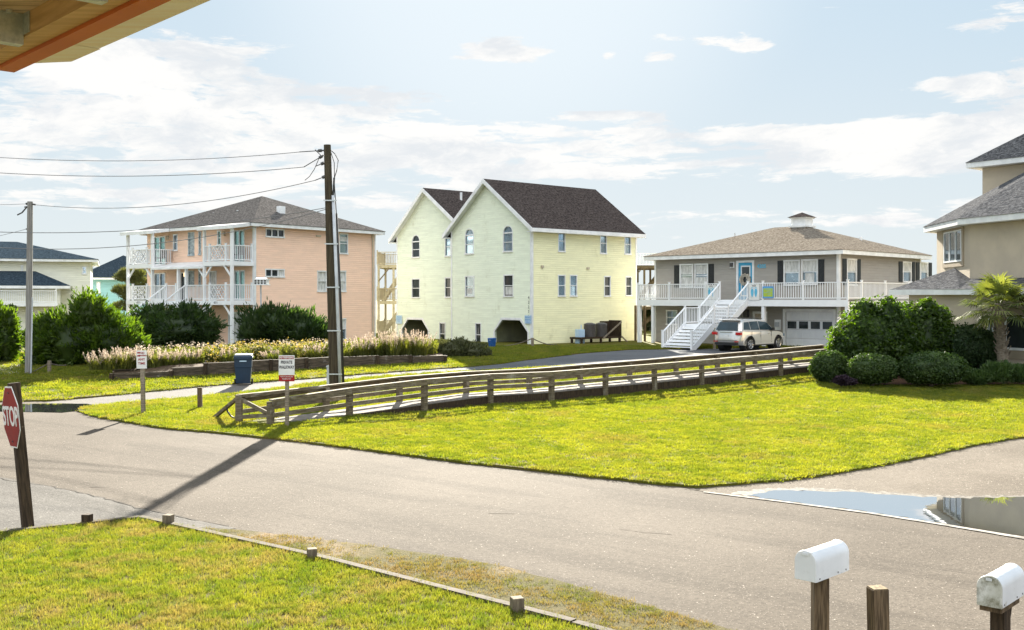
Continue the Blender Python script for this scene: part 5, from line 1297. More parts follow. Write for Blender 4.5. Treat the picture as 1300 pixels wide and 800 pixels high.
OUT = [(-2.30, .34), (-2.40, .46), (-2.42, .62), (-2.40, .80), (-2.37, 1.0), (-2.33, 1.13), (-1.9, 1.16), (-.9, 1.15), (.2, 1.12), (1.15, 1.10), (1.6, 1.07), (2.0, 1.01), (2.25, .93), (2.36, .80), (2.41, .62), (2.40, .45), (2.28, .30)]+arch(1.47, .45)+arch(-1.44, .45)
def fb_(x, y, z):
    e = abs(y)/.97; pull = .30*e**5*max(0, (abs(x)-1.7)/.72)
    yy = y*(1-.035*max(0, (z-.75)/.4)-.03*max(0, (.45-z)/.15))*(1-.06*max(0, (abs(x)-1.3)/1.1)**2)
    return (x-math.copysign(pull, x), yy, z-(.03*e**4 if z > 1.0 else 0))
loft(OUT, [-.97, -.95, -.9, -.8, -.6, -.3, 0, .3, .6, .8, .9, .95, .97], fb_, 'car_paint', 'body')
GH = [(-2.32, 1.12), (-2.22, 1.34), (-2.08, 1.60), (-1.98, 1.70), (-1.7, 1.745), (-.8, 1.775), (0, 1.765), (.42, 1.72), (.62, 1.64), (1.0, 1.36), (1.32, 1.10), (0, 1.09)]
def fg(x, y, z):
    t = max(0, (z-1.1)/.66); return (x+(.12*abs(y/.9)**3 if x < -1.9 else (-.16*abs(y/.9)**3 if x > .55 else 0)), y*(1-.20*t), z-.05*abs(y/.9)**4*t)
loft(GH, [-.9, -.86, -.7, -.4, 0, .4, .7, .86, .9], fg, 'car_paint', 'cabin')
def side_glass(pts, sg, name='side_window', m='car_glass'):
    mb = MB(); V = []
    for x, z in pts: p = fg(x, sg*.9, z); V.append((x, p[1]+sg*.008, p[2]))
    V2 = [(x, y-sg*.03, z) for x, y, z in V]; n = len(V); mb.add(V+V2, [tuple(range(n)), tuple(range(2*n-1, n-1, -1))]+[(i, (i+1) % n, n+(i+1) % n, n+i) for i in range(n)]); mb.build(name, m, car)
for sg in (-1, 1):
    side_glass([(-2.0, 1.2), (-1.32, 1.18), (-1.32, 1.66), (-1.8, 1.64)], sg)
    side_glass([(-1.27, 1.18), (-.42, 1.17), (-.42, 1.69), (-1.27, 1.67)], sg)
    side_glass([(-.36, 1.17), (1.02, 1.14), (.62, 1.52), (.40, 1.64), (-.36, 1.69)], sg)
    mb = MB(); 
    for x in (-.39, .72, -1.3): mb.box(x-.006, x+.006, sg*.955, sg*.975, .45, 1.08)
    mb.build('door_seam', 'car_dark', car)
    mb = MB(); mb.box(-.98, .98, sg*.96, sg*.985, .52, .575); mb.build('side_moulding', 'car_paint', car)
    mb = MB(); mb.box(-1.1, 1.05, sg*.93, sg*.972, .30, .36); mb.build('sill', 'car_dark', car)
    for x in (-.62, .42): mb = MB(); mb.box(x-.1, x+.1, sg*.955, sg*.985, .93, .96); mb.build('door_handle', 'chrome', car)
    mb = MB(); mb.box(.70, .86, sg*.93, sg*1.12, 1.10, 1.27); o = mb.build('mirror', 'car_dark', car, bevel=.03)
    mb = MB(); mb.tube([(-1.75, sg*.66, 1.76), (-1.7, sg*.66, 1.81), (.1, sg*.66, 1.82), (.2, sg*.66, 1.77)], .02, 6); mb.build('roof_rail', 'metal_dark', car)
    for x in (1.47, -1.44):
        mb = MB(); mb.tube([(x, sg*.70, .38), (x, sg*.72, .38), (x, sg*.93, .38), (x, sg*.955, .38)], [.33, .375, .375, .34], 28); w_ = mb.build('wheel', 'rubber', car)
        mb = MB(); mb.tube([(x, sg*.94, .38), (x, sg*.962, .38)], [.25, .24], 24)
        mb.build('rim', 'metal_dark', w_)
        mb = MB()
        for k in range(5):
            t_ = 2*math.pi*k/5+.3; mb.bar((x, sg*.968, .38), (x+.235*math.cos(t_), sg*.968, .38+.235*math.sin(t_)), .07, .02, up=(0, 1, 0))
        mb.tube([(x, sg*.955, .38), (x, sg*.98, .38)], .055, 12)
        mb.tube([(x+.24*math.cos(j*math.pi/12), sg*.966, .38+.24*math.sin(j*math.pi/12)) for j in range(25)], .018, 5, cap=False); mb.build('spokes', 'chrome', w_)
        mb = MB(); mb.tube([(x, sg*.5, .38), (x, sg*.90, .38)], .445, 28); mb.build('wheel_well', 'car_dark', car)
        mb = MB(); mb.tube([(x+.455*math.cos(R(-8)+R(196)*j/16), sg*.962, .38+.455*math.sin(R(-8)+R(196)*j/16)) for j in range(17)], .022, 6); mb.build('wheel_arch_trim', 'car_dark', car)
    mb = MB(); q = [(-2.36, .50), (-2.42, .66), (-2.42, .88)]
    mb.box(-2.40, -2.20, sg*.60, sg*.93, .90, 1.06); mb.build('tail_light', 'tail_red', car, bevel=.02)
    mb = MB(); mb.box(-2.43, -2.38, sg*.55, sg*.80, .52, .57); mb.build('reflector', 'tail_red', car)
    mb = MB(); mb.box(2.15, 2.33, sg*.58, sg*.86, .76, .90); mb.build('headlight', 'sky_glass', car, bevel=.02)
mb = MB(); V = [fg(-2.315, -.70, 1.17), fg(-2.315, .70, 1.17), fg(-2.08, .66, 1.62), fg(-2.08, -.66, 1.62)]; V = [(x-.10, y, z) for x, y, z in V]; mb.add(V+[(x+.09, y, z) for x, y, z in V], [(0, 1, 2, 3), (7, 6, 5, 4), (0, 1, 5, 4), (1, 2, 6, 5), (2, 3, 7, 6), (3, 0, 4, 7)]); mb.build('rear_window', 'car_glass', car)
mb = MB(); mb.box(-2.13, -1.9, -.66, .66, 1.70, 1.735); mb.build('spoiler', 'car_paint', car, bevel=.012)
mb = MB(); mb.box(-2.415, -2.38, -.42, .42, 1.04, 1.07); mb.build('tailgate_trim', 'chrome', car)
mb = MB(); mb.box(-2.425, -2.40, -.16, .16, .80, .92); mb.build('number_plate', 'sign_white', car)
mb = MB(); mb.box(-2.44, -2.25, -.72, .72, .36, .50); mb.build('bumper', 'car_dark', car, bevel=.03)
mb = MB(); mb.box(-2.435, -2.39, -.7, .7, .60, .615); mb.build('bumper_step', 'car_dark', car)
mb = MB(); mb.box(2.3, 2.42, -.5, .5, .62, .86); mb.build('grille', 'car_dark', car, bevel=.02)
mb = MB(); V = [fg(.68, -.66, 1.60), fg(.68, .66, 1.60), fg(1.27, .72, 1.14), fg(1.27, -.72, 1.14)]; V = [(x+.03, y, z+.02) for x, y, z in V]; mb.add(V+[(x-.05, y, z-.04) for x, y, z in V], [(0, 1, 2, 3), (7, 6, 5, 4), (0, 1, 5, 4), (1, 2, 6, 5), (2, 3, 7, 6), (3, 0, 4, 7)]); mb.build('windscreen', 'car_glass', car)

# ================= mailboxes =================
def mailbox(label, fx, Yd, ztop, rz, m_door, kind, px_post):
    """fx: px of the body centre; local +x is the long axis, door at -x"""
    L_, W_, Hh = .49, .166, .215
    X = (fx-CX)/F*Yd; t = thing('mailbox', label, 'mailbox', (X, Yd, -.55), rz, 'white mailboxes by the road')
    z0 = ztop+.55-Hh; prof = [(-W_/2, z0), (W_/2, z0)]+[(W_/2*math.cos(math.pi*i/14), z0+Hh-W_/2+W_/2*math.sin(math.pi*i/14)) for i in range(15)]
    b = MB(); b.prism(prof, 0, -L_/2+.012, L_/2); bo = b.build('body', 'mailbox_white', t); bo.data.shade_smooth(); md = bo.modifiers.new('E', 'EDGE_SPLIT'); md.split_angle = R(30)
    q = [(y*1.035, z0+(z-z0)*1.025) for y, z in prof]; b = MB(); b.prism(q, 0, -L_/2-.006, -L_/2+.014); do = b.build('door', m_door, t, bevel=.004)
    b = MB(); b.prism([(y*1.02, z0+(z-z0)*1.012) for y, z in prof], 0, L_/2-.012, L_/2+.006); b.build('rear_cap', 'mailbox_white', t, bevel=.003)
    for x in (-.19, .08, .2): b = MB(); b.tube([(x, -W_/2-.003, z0+.018), (x, -W_/2, z0+.018)], .006, 8); b.build('rivet', 'metal_dark', t)
    b = MB(); b.box(-L_/2-.012, -L_/2-.006, -.02, .02, z0+Hh-.03, z0+Hh-.012); b.build('latch', 'mailbox_white', do)
    if kind == 1: b = MB(); b.box(-.055, .055, -.05, .05, -.2, z0-.012); b.build('post', 'wood_post', t, bevel=.004, rot=(0, 0, -rz), loc=(-.035, 0, 0)); b = MB(); b.box(-.16, .16, -.06, .06, z0-.012, z0); b.build('plate', 'wood_dark', t)
    else:
        b = MB(); b.box(-.22, .16, -.075, .075, z0-.04, z0); b.build('plate', 'wood_post', t); b = MB(); b.box(-.085, .05, -.05, .05, -.2, z0-.04); b.build('post', 'wood_dark', t, bevel=.004)
        b = MB(); b.bar((.03, 0, z0-.30), (.15, 0, z0-.04), .05, .05); b.build('brace', 'wood_dark', t)
    return t
mailbox('white domed mailbox on a brown wooden post, the left of the two', 1044, 7.75, EYE+(HY-696)/F*7.75+.02, R(45), 'mailbox_white', 1, 1045)
mailbox('white domed mailbox with a mildewed grey door at the right corner', 1271, 7.55, EYE+(HY-727)/F*7.55+.02, R(47), 'mailbox_dirty', 2, 1272)

# ================= porch eave overhead =================
ev = thing('porch_eave', 'unfinished wooden porch eave with rust red board and steel hangers in the top left corner', 'eave', (-1.005, 3.5, EYE+1.0))
ta = Vector((-.687, .727, 0)).normalized(); sa = Vector((-ta.y, ta.x, 0)); sa = -sa if sa.x > 0 else sa
def eb(t0, t1, s0, s1, z0, z1, name, m, cut=0):
    b = MB(); vs = [ta*(t+(cut*(s-s0)/(s1-s0) if t == t1 else 0))+sa*s+Vector((0, 0, z)) for z in (z0, z1) for t, s in ((t0, s0), (t1, s0), (t1, s1), (t0, s1))]
    b.add(vs, [(3, 2, 1, 0), (4, 5, 6, 7), (0, 1, 5, 4), (1, 2, 6, 5), (2, 3, 7, 6), (3, 0, 4, 7)]); return b.build(name, m, ev)
eb(-3, .93, 0, .10, .0, .16, 'trim_board', 'eave_pale'); eb(.933, 1.235, -.004, .10, -.002, .158, 'trim_board', 'eave_pale', .14)
eb(-3, 1.62, .10, .175, -.003, .2, 'fascia_board', 'eave_red'); eb(-3, 1.75, .177, .265, .012, .22, 'sub_fascia', 'eave_tan'); eb(-3, 1.9, .265, 1.6, .10, .14, 'soffit_board', 'eave_weathered')
eb(-3, 2.0, -.06, 1.7, .222, .26, 'roof_sheathing', 'eave_weathered')
for t0 in (1.02, .22):
    eb(t0-.02, t0+.02, .34, 1.6, -.01, .10, 'rafter', 'eave_weathered')
    for dt in (-.026, .022): eb(t0+dt, t0+dt+.004, .268, .42, -.015, .11, 'joist_hanger', 'galvanised')
    eb(t0-.026, t0+.026, .268, .42, -.019, -.015, 'joist_hanger', 'galvanised'); eb(t0-.09, t0+.09, .266, .27, .02, .13, 'joist_hanger', 'galvanised')
    for dt in (-.055, .055):
        b = MB(); c = ta*(t0+dt)+sa*.33+Vector((0, 0, .098)); b.tube([c, c-Vector((0, 0, .012))], .012, 8); b.build('bolt', 'bolt_rust' if dt > 0 else 'galvanised', ev)
# ================= vegetation =================
def crown_from_px(lobes, Y, dep=.8):
    """lobes: (cx, cy, rx, ry[, dY]) in photograph pixels at distance Y -> world ellipsoids relative to the plant"""
    out = []
    for l in lobes:
        yy = Y+(l[4] if len(l) > 4 else 0); u = yy/F; c = at(l[0], l[1], yy); out.append([c.x, c.y, c.z, l[2]*u, max(l[2], l[3])*u*dep, l[3]*u])
    return out
def plant(name, label, cat, basepx, Y, lobes, n, ls, lw, m, part='foliage', limbs=3, grp=None, bark='bark', **k):
    X = (basepx-CX)/F*Y; z = H(Y); t = thing(name, label, cat, (X, Y, z), 0, grp)
    B = [[a-X, b-Y, c-z, d, e_, f] for a, b, c, d, e_, f in crown_from_px(lobes, Y)]
    foliage(part, B, n, ls, lw, m, t, zmin=.02, **k)
    if limbs:
        b = MB()
        for i in range(limbs):
            q = B[i % len(B)]; b.tube([(.1*i-.1, 0, -.1), (q[0]*.4, q[1]*.4, q[2]*.5), (q[0]*.9, q[1]*.9, q[2])], [.10, .07, .03], 7)
        b.build('trunk', bark, t)
    return t
plant('cedar', 'bushy green cedar cut by the left edge behind the left pole', 'tree', -5, 48, [(-20, 430, 34, 38), (6, 434, 18, 30), (10, 408, 12, 16), (-8, 402, 14, 16)], 11000, .26, .075, 'leaf_juniper', seed=1, spray=1.2, up=.35, rough=.32, shell=.38)
plant('cedar', 'big spreading green cedar just right of the left utility pole', 'tree', 105, 47, [(98, 436, 48, 36), (112, 398, 22, 26), (140, 434, 36, 32), (68, 430, 28, 34), (172, 448, 18, 22), (60, 455, 26, 20), (128, 412, 24, 22, 1)], 30000, .26, .075, 'leaf_juniper', seed=2, spray=1.2, up=.35, rough=.34, shell=.38)
plant('cedar', 'dark windswept cedar below the porch steps of the peach house', 'tree', 225, 54, [(225, 418, 44, 26), (195, 405, 24, 18), (258, 418, 22, 22), (240, 400, 20, 14), (185, 425, 22, 24)], 13000, .30, .075, 'leaf_juniper_dark', seed=3, spray=1.3, up=.3, rough=.36, shell=.38)
plant('cedar', 'dark cedar thicket in front of the peach side wall beside the birdhouse', 'tree', 358, 56, [(325, 418, 22, 24), (352, 414, 22, 24), (385, 420, 28, 22), (340, 406, 12, 16), (372, 404, 14, 12), (410, 424, 12, 14)], 13000, .32, .075, 'leaf_juniper_dark', seed=4, spray=1.3, up=.6, rough=.4, shell=.4)
plant('pine', 'open golden green pine behind the left porch of the peach house', 'tree', 168, 82, [(158, 352, 12, 5), (168, 346, 16, 6), (178, 358, 12, 6), (156, 368, 13, 6), (172, 376, 18, 7), (158, 388, 14, 6), (185, 370, 12, 6, 2)], 9000, .34, .05, 'leaf_pine', seed=5, spray=.8, up=.5, core=0, limbs=7)
plant('shrub', 'low grey green shrub at the right end of the timber retaining wall', 'shrub', 590, 52, [(575, 446, 24, 14), (598, 447, 22, 13), (560, 449, 20, 12), (612, 450, 12, 8), (585, 438, 12, 9)], 12000, .12, .05, 'leaf_sage', seed=6, spray=.6, up=.4, rough=.25)
plant('privet', 'tall glossy green shrub left of its twin in front of the grey house deck', 'shrub', 1108, 42.5, [(1108, 432, 50, 42), (1085, 442, 32, 34), (1128, 420, 28, 40), (1128, 388, 8, 12), (1098, 396, 18, 16), (1070, 448, 18, 26), (1140, 440, 24, 34)], 24000, .15, .075, 'leaf_privet', seed=7, rough=.2, up=.6, core=.76, shell=.36)
plant('privet', 'tall glossy green shrub with bright tips, right of its twin, before the stucco wing', 'shrub', 1170, 43.2, [(1172, 432, 40, 42), (1188, 436, 28, 36), (1160, 415, 22, 30), (1178, 390, 11, 12), (1192, 402, 14, 14), (1205, 446, 14, 26)], 19000, .15, .075, 'leaf_privet', seed=8, rough=.2, up=.6, core=.76, shell=.36)
CG = 'clipped round shrubs in the bed'
plant('clipped_shrub', 'clipped round shrub at the left end of the row, beside the boardwalk', 'shrub', 1053, 40.5, [(1053, 466, 24, 20), (1062, 470, 16, 16)], 14000, .075, .05, 'leaf_clipped', seed=9, rough=.055, core=.86, shell=.2, limbs=1, grp=CG)
plant('clipped_shrub', 'middle clipped shrub of the row, low and oval', 'shrub', 1109, 39.2, [(1109, 468, 32, 18.5), (1100, 470, 22, 16)], 16000, .075, .05, 'leaf_clipped', seed=10, rough=.055, core=.86, shell=.2, limbs=1, grp=CG)
plant('clipped_shrub', 'widest clipped shrub of the row, right of the oval one', 'shrub', 1184, 39, [(1184, 467, 41, 20), (1165, 468, 24, 19), (1205, 468, 22, 18)], 20000, .075, .05, 'leaf_clipped', seed=11, rough=.055, core=.86, shell=.2, limbs=1, grp=CG)
plant('hedge', 'dark dense hedge shrub between the twin shrubs and the palm', 'shrub', 1236, 42.5, [(1236, 442, 30, 28), (1225, 436, 20, 22), (1250, 446, 18, 26)], 13000, .11, .07, 'leaf_hedge', seed=12, rough=.14, core=.84, limbs=2)
plant('shrub', 'small dark purple plant at the foot of the clipped shrubs', 'plant', 1074, 38.6, [(1070, 483, 12, 6), (1080, 485, 8, 4)], 2500, .09, .03, 'leaf_purple', seed=13, spray=1, core=.6, limbs=0)
for i, (x, y, rx, ry, s) in enumerate(((1243, 478, 18, 9, 'low leafy plant left of the palm trunk'), (1268, 472, 20, 13, 'leafy plant at the foot of the palm trunk'), (1297, 474, 18, 11, 'low leafy plant right of the palm trunk, at the right edge'))):
    plant('bedding_plant', s, 'plant', x, 39.4, [(x, y, rx, ry), (x-6, y+2, rx*.7, ry*.8)], 4500, .14, .035, 'leaf_low', seed=14+i, spray=.8, up=.7, core=.6, limbs=0, grp='leafy plants round the palm')
plant('tree', 'dark green tree glimpsed under the left end of the grey house deck', 'tree', 824, 96, [(822, 405, 14, 14), (838, 410, 14, 12)], 4000, .3, .12, 'leaf_far', seed=20, limbs=1)
plant('tree', 'dark bush at the far left behind the cream house', 'tree', 20, 66, [(10, 395, 10, 8), (-20, 398, 26, 14)], 3000, .3, .1, 'leaf_far', seed=21, limbs=1)

# palm
px_, Yp = 1276, 40.8
X = (px_-CX)/F*Yp; pm = thing('palm_tree', 'cabbage palm with rough trunk and fan leaves in front of the stucco house', 'tree', (X, Yp, H(Yp)))
g = random.Random(3); zt = EYE+(HY-388)/F*Yp-H(Yp)
prof = [(-.1, .36), (.3, .31), (.7, .27), (1.1, .24), (1.5, .21), (zt-.1, .18), (zt+.1, .12)]
lean = lambda z: (-.09*z, 0)
b = MB(); b.tube([(lean(z)[0], 0, z) for z, r in prof], [r*.85 for z, r in prof], 16); b.build('trunk', 'palm_bark', pm, smooth=True)
b = MB()
for i in range(46):
    z = .95+(zt-.95)*i/46; a = i*2.4; r0 = .18; x, y = lean(z)[0], 0
    p0 = Vector((x+math.cos(a)*r0*.8, math.sin(a)*r0*.8, z)); p1 = p0+Vector((math.cos(a)*.16, math.sin(a)*.16, .26)); b.bar(p0, p1, .09, .03)
b.build('boot', 'palm_bark', pm)
top = Vector((lean(zt)[0], 0, zt))
for i in range(34):
    a = i*2.399+g.uniform(-.2, .2); el = R(78-105*(i/33)**.9+g.uniform(-8, 8)); Lp = g.uniform(.7, 1.15)*(1.0 if i > 6 else .8)
    d = Vector((math.cos(a)*math.cos(el), math.sin(a)*math.cos(el), math.sin(el)))
    hub = top+d*Lp+Vector((0, 0, -.1*Lp)); b = MB(); b.use('leaf_palm'); b.tube([top, top+d*Lp*.5+Vector((0, 0, .02)), hub], [.022, .016, .012], 5)
    sd = d.cross(Vector((0, 0, 1))).normalized(); upv = sd.cross(d)
    nb = 22
    for k in range(nb):
        f = (k-(nb-1)/2)/(nb/2); ang = f*R(112); ll = g.uniform(.62, .88)*(1-.25*abs(f)**2)
        dr_ = (d*math.cos(ang)+sd*math.sin(ang)).normalized(); w = .028
        q = dr_.cross(upv).normalized()
        m1 = hub+dr_*ll*.55+upv*.05*(1-abs(f)); e1 = hub+dr_*ll+Vector((0, 0, -.16*ll-g.uniform(0, .10)))
        b.add([hub-q*w*.3, hub+q*w*.3, m1+q*w, m1-q*w, e1], [(0, 1, 2, 3), (3, 2, 4)])
    b.build('frond', None, pm, fix=False)
# tall plumed grasses and the flowering bed
def plumed(label, px, py, hpx, n, seed, grp):
    X, Y = gp(px, py); z = H(Y)+.28; g = np.random.default_rng(seed); h = hpx*Y/F
    t = thing('plumed_grass', label, 'grass clump', (X, Y, z), 0, grp)
    link('blades', mesh_np('blades', blade_verts(g, 260, .30, h*.4, h*.85, .03, .45), 'leaf_bed'), t)
    P = []; A = []; Bq = []
    for i in range(n):
        a = g.random()*6.28; r = .35*math.sqrt(g.random()); base = np.array([r*math.cos(a), r*math.sin(a), 0]); ln = .35*(.3+g.random()); hh = h*(.55+.5*g.random())
        tip = base+np.array([math.cos(a)*ln*hh, math.sin(a)*ln*hh, hh]); dirv = tip-base; dirv /= np.linalg.norm(dirv)
        for k in range(34):
            f = .60+.40*k/34; c = base+(tip-base)*f; w = math.sin(math.pi*min(1, (f-.58)/.44))*.055+.01
            j = g.normal(size=3); P.append(c+j*w*.35); A.append((dirv*.7+j*.35)*.10); Bq.append(np.cross(dirv, j)*.018)
    V = quads(np.array(P), np.array(A), np.array(Bq)); link('plume', mesh_np('plume', V, 'plume_fluff'), t)
PG = 'pink plumed grasses in the timber bed'
lab = ['leftmost', 'second from the left of the first row of', 'third from the left of the first row of', 'fourth from the left of the first row of', 'fifth from the left of the first row of', 'sixth from the left of the first row of', 'seventh from the left of the first row of']
for i, (x, y, h) in enumerate(((124, 478, 22), (140, 478, 26), (158, 477, 28), (177, 476, 28), (196, 475, 25), (216, 474, 22), (240, 472, 22))):
    plumed(('leftmost pink plumed grass clump at the corner of the timber bed' if i == 0 else lab[i]+' pink plumed grass clumps'), x, y, h, 26, 30+i, PG)
for i, (x, y, h) in enumerate(((462, 461, 27), (480, 460, 31), (498, 460, 33), (516, 459, 33), (534, 459, 32))):
    plumed(['leftmost of the tall plumed grass clumps by the timber stair tower', 'second of the five tall plumed clumps right of the big pole', 'middle of the five tall plumed clumps right of the big pole', 'fourth of the five tall plumed clumps right of the big pole', 'rightmost tall plumed grass clump, next to the grey green shrub'][i], x, y, h, 40, 50+i, PG)
for i, (x, y, h) in enumerate(((290, 469, 19), (345, 468, 17), (398, 464, 20), (436, 463, 22))):
    plumed(['plumed grass clump just behind the tall blue bin', 'plumed grass clump behind the walkway sign', 'plumed grass clump left of the tall pole', 'plumed grass clump right of the tall pole'][i], x, y, h, 14, 60+i, PG)
def strip_blobs(x0, y0, x1, y1, n, rpx, hpx, seed, dy=2.2):
    g = random.Random(seed); B = []
    for i in range(n):
        f = (i+g.random())/n; X, Y = gp(x0+(x1-x0)*f, y0+(y1-y0)*f); Y += g.uniform(.3, dy); u = Y/F
        B.append([X, Y, H(Y)+.25+hpx*u*.35, rpx*u*g.uniform(.7, 1.3), rpx*u*g.uniform(.7, 1.2), hpx*u*g.uniform(.5, .85)])
    return B
o = foliage('ground_cover', strip_blobs(128, 476, 550, 457, 70, 13, 16, 1), 60000, .11, .04, 'leaf_bed', None, seed=31, up=.7, spray=.6, rough=.3, core=.6); tag(o, 'yellow green flowering plants filling the timber bed', 'plants', kind='stuff')
o = foliage('flowers', [[a, b_, c+.12, d, e_, f*1.05] for a, b_, c, d, e_, f in strip_blobs(150, 474, 440, 461, 46, 12, 17, 2)], 5200, .075, .06, 'flower_pale', None, seed=32, up=1.2, core=0, shell=.1); tag(o, 'pale flowers over the left part of the timber bed', 'flowers', kind='stuff')
o = foliage('flowers', [[a, b_, c+.12, d, e_, f*1.05] for a, b_, c, d, e_, f in strip_blobs(255, 471, 430, 462, 34, 11, 18, 3)], 3200, .09, .07, 'flower_yellow', None, seed=33, up=1.2, core=0, shell=.1); tag(o, 'yellow flowers in the middle of the timber bed', 'flowers', kind='stuff')
# fallen litter of dry grass next to the edging is part of the verge grass below

# ================= grass =================
def inside(P, poly):
    x, y = P[:, 0], P[:, 1]; c = np.zeros(len(P), bool); n = len(poly)
    for i in range(n):
        (x1, y1), (x2, y2) = poly[i], poly[(i+1) % n]
        if y1 == y2: continue
        k = ((y1 > y) != (y2 > y)) & (x < (x2-x1)*(y-y1)/(y2-y1)+x1); c ^= k
    return c
HV = np.vectorize(H)
def clumps(name, mt, n, spread, h0, h1, w, lean, count, seed):
    col = bpy.data.collections.new(name)
    for i in range(count):
        g = np.random.default_rng(seed+i); me = mesh_np(name, blade_verts(g, n, spread, h0, h1, w, lean), mt)
        o = bpy.data.objects.new(name, me); col.objects.link(o)
    return col
def grass(name, label, poly, xr, yr, dens, col, dz, seed, s0=.7, s1=1.25, avoid=(), thin=None, margin=1.05):
    g = np.random.default_rng(seed); A = (xr[1]-xr[0])*(yr[1]-yr[0]); n = int(A*dens)
    P = np.stack([xr[0]+(xr[1]-xr[0])*g.random(n), yr[0]+(yr[1]-yr[0])*g.random(n)], 1)
    P = P[np.abs(P[:, 0]/P[:, 1]) < .489*1.12+1.2/P[:, 1]]
    P = P[inside(P, poly)]
    for a in avoid: P = P[~inside(P, a)]
    if thin: P = P[g.random(len(P)) < thin(P)]
    n = len(P); z = HV(P[:, 1])+dz if n else P[:, 0]
    me = bpy.data.meshes.new(name); me.vertices.add(n); me.vertices.foreach_set('co', np.column_stack([P, z]).astype(np.float32).ravel())
    a = me.attributes.new('rot', 'FLOAT_VECTOR', 'POINT'); r = np.column_stack([g.normal(size=n)*.12, g.normal(size=n)*.12, g.random(n)*6.28]).astype(np.float32); a.data.foreach_set('vector', r.ravel())
    a = me.attributes.new('scl', 'FLOAT', 'POINT'); a.data.foreach_set('value', (s0+(s1-s0)*g.random(n)).astype(np.float32))
    a = me.attributes.new('pick', 'INT', 'POINT'); a.data.foreach_set('value', g.integers(0, len(col.objects), n).astype(np.int32))
    o = link(name, me); tag(o, label, 'grass', kind='stuff')
    ng = bpy.data.node_groups.new(name, 'GeometryNodeTree')
    ng.interface.new_socket('Geometry', in_out='INPUT', socket_type='NodeSocketGeometry'); ng.interface.new_socket('Geometry', in_out='OUTPUT', socket_type='NodeSocketGeometry')
    gi, go = ng.nodes.new('NodeGroupInput'), ng.nodes.new('NodeGroupOutput')
    ci = ng.nodes.new('GeometryNodeCollectionInfo'); ci.inputs['Collection'].default_value = col; ci.inputs['Separate Children'].default_value = True; ci.inputs['Reset Children'].default_value = True
    ip = ng.nodes.new('GeometryNodeInstanceOnPoints'); ip.inputs['Pick Instance'].default_value = True
    def attr(nm, ty):
        k = ng.nodes.new('GeometryNodeInputNamedAttribute'); k.data_type = ty; k.inputs['Name'].default_value = nm; return k.outputs['Attribute']
    e2r = ng.nodes.new('FunctionNodeEulerToRotation')
    L_ = ng.links.new; L_(gi.outputs[0], ip.inputs['Points']); L_(ci.outputs[0], ip.inputs['Instance']); L_(attr('pick', 'INT'), ip.inputs['Instance Index'])
    L_(attr('rot', 'FLOAT_VECTOR'), e2r.inputs[0]); L_(e2r.outputs[0], ip.inputs['Rotation']); L_(attr('scl', 'FLOAT'), ip.inputs['Scale']); L_(ip.outputs[0], go.inputs[0])
    md = o.modifiers.new('Blades', 'NODES'); md.node_group = ng
    return o
cn = clumps('near_clump', 'grass_near', 16, .05, .025, .065, .005, .5, 4, 100)
cv = clumps('verge_clump', 'grass_verge', 12, .05, .015, .05, .005, .7, 3, 120)
cf = clumps('far_clump', 'grass_far', 34, .13, .022, .055, .010, .6, 4, 140)
cu = clumps('upper_clump', 'grass_far', 34, .22, .03, .07, .018, .6, 3, 160)
grass('near_grass', 'short yellow green grass of the near lawn inside the timber edging', LAWN_N, (-9, 2), (9.5, 17), 420, cn, .07, 1)
vth = lambda P: np.clip(.55+.9*np.sin(P[:, 0]*1.9+P[:, 1])*np.sin(P[:, 1]*2.3), .12, 1)
grass('verge_grass', 'dry patchy grass strip between the timber edging and the road', VERGE, (-6, 4), (9.5, 17), 330, cv, .03, 2, thin=vth)
grass('verge_grass', 'thin strip of grass at the foot of the stop sign', VERGE2, (-11, -6), (13, 17), 200, cv, .03, 3)
BWP = [tuple(p) for p in NB]+[tuple(p) for p in reversed(FB)]
BED = G((1050, 489), (1120, 491), (1240, 491), (1320, 490), (1500, 492), (1500, 460), (1060, 466), (1032, 480))
grass('lawn_grass', 'bright yellow green grass of the big lawn round the boardwalk', LAWN_R, (-14, 24), (19, 29), 105, cf, .05, 4, avoid=(BWP, BED))
grass('lawn_grass', 'bright yellow green grass of the big lawn beyond the boardwalk', LAWN_R, (-16, 30), (29, 52), 60, cf, .05, 5, .9, 1.5, avoid=(BWP, BED))
RBP = [tuple(p) for p in RB]+[tuple(p) for p in BB]
grass('upper_grass', 'grass of the far lawn between the side street and the houses', LAWN_U, (-26, 22), (33, 64), 26, cu, .05, 6, .8, 1.3, avoid=(RBP,))
# ragged grass lip along the lawn edges
def lip(name, label, line, dens, col, dz, seed, wid=.12, s0=.7, s1=1.2):
    polys = []
    for i in range(len(line)-1):
        a, b = Vector(line[i]), Vector(line[i+1]); n = Vector((-(b-a).y, (b-a).x)).normalized()*wid; polys += [a-n, b-n, b+n, a+n]
    g = np.random.default_rng(seed); P = []
    for i in range(len(line)-1):
        a, b = np.array(line[i]), np.array(line[i+1]); L = np.linalg.norm(b-a); k = int(L*dens); n = np.array([-(b-a)[1], (b-a)[0]])/max(L, 1e-6)
        P.append(a+(b-a)*g.random((k, 1))+n*g.normal(size=(k, 1))*wid*.5)
    return np.concatenate(P)

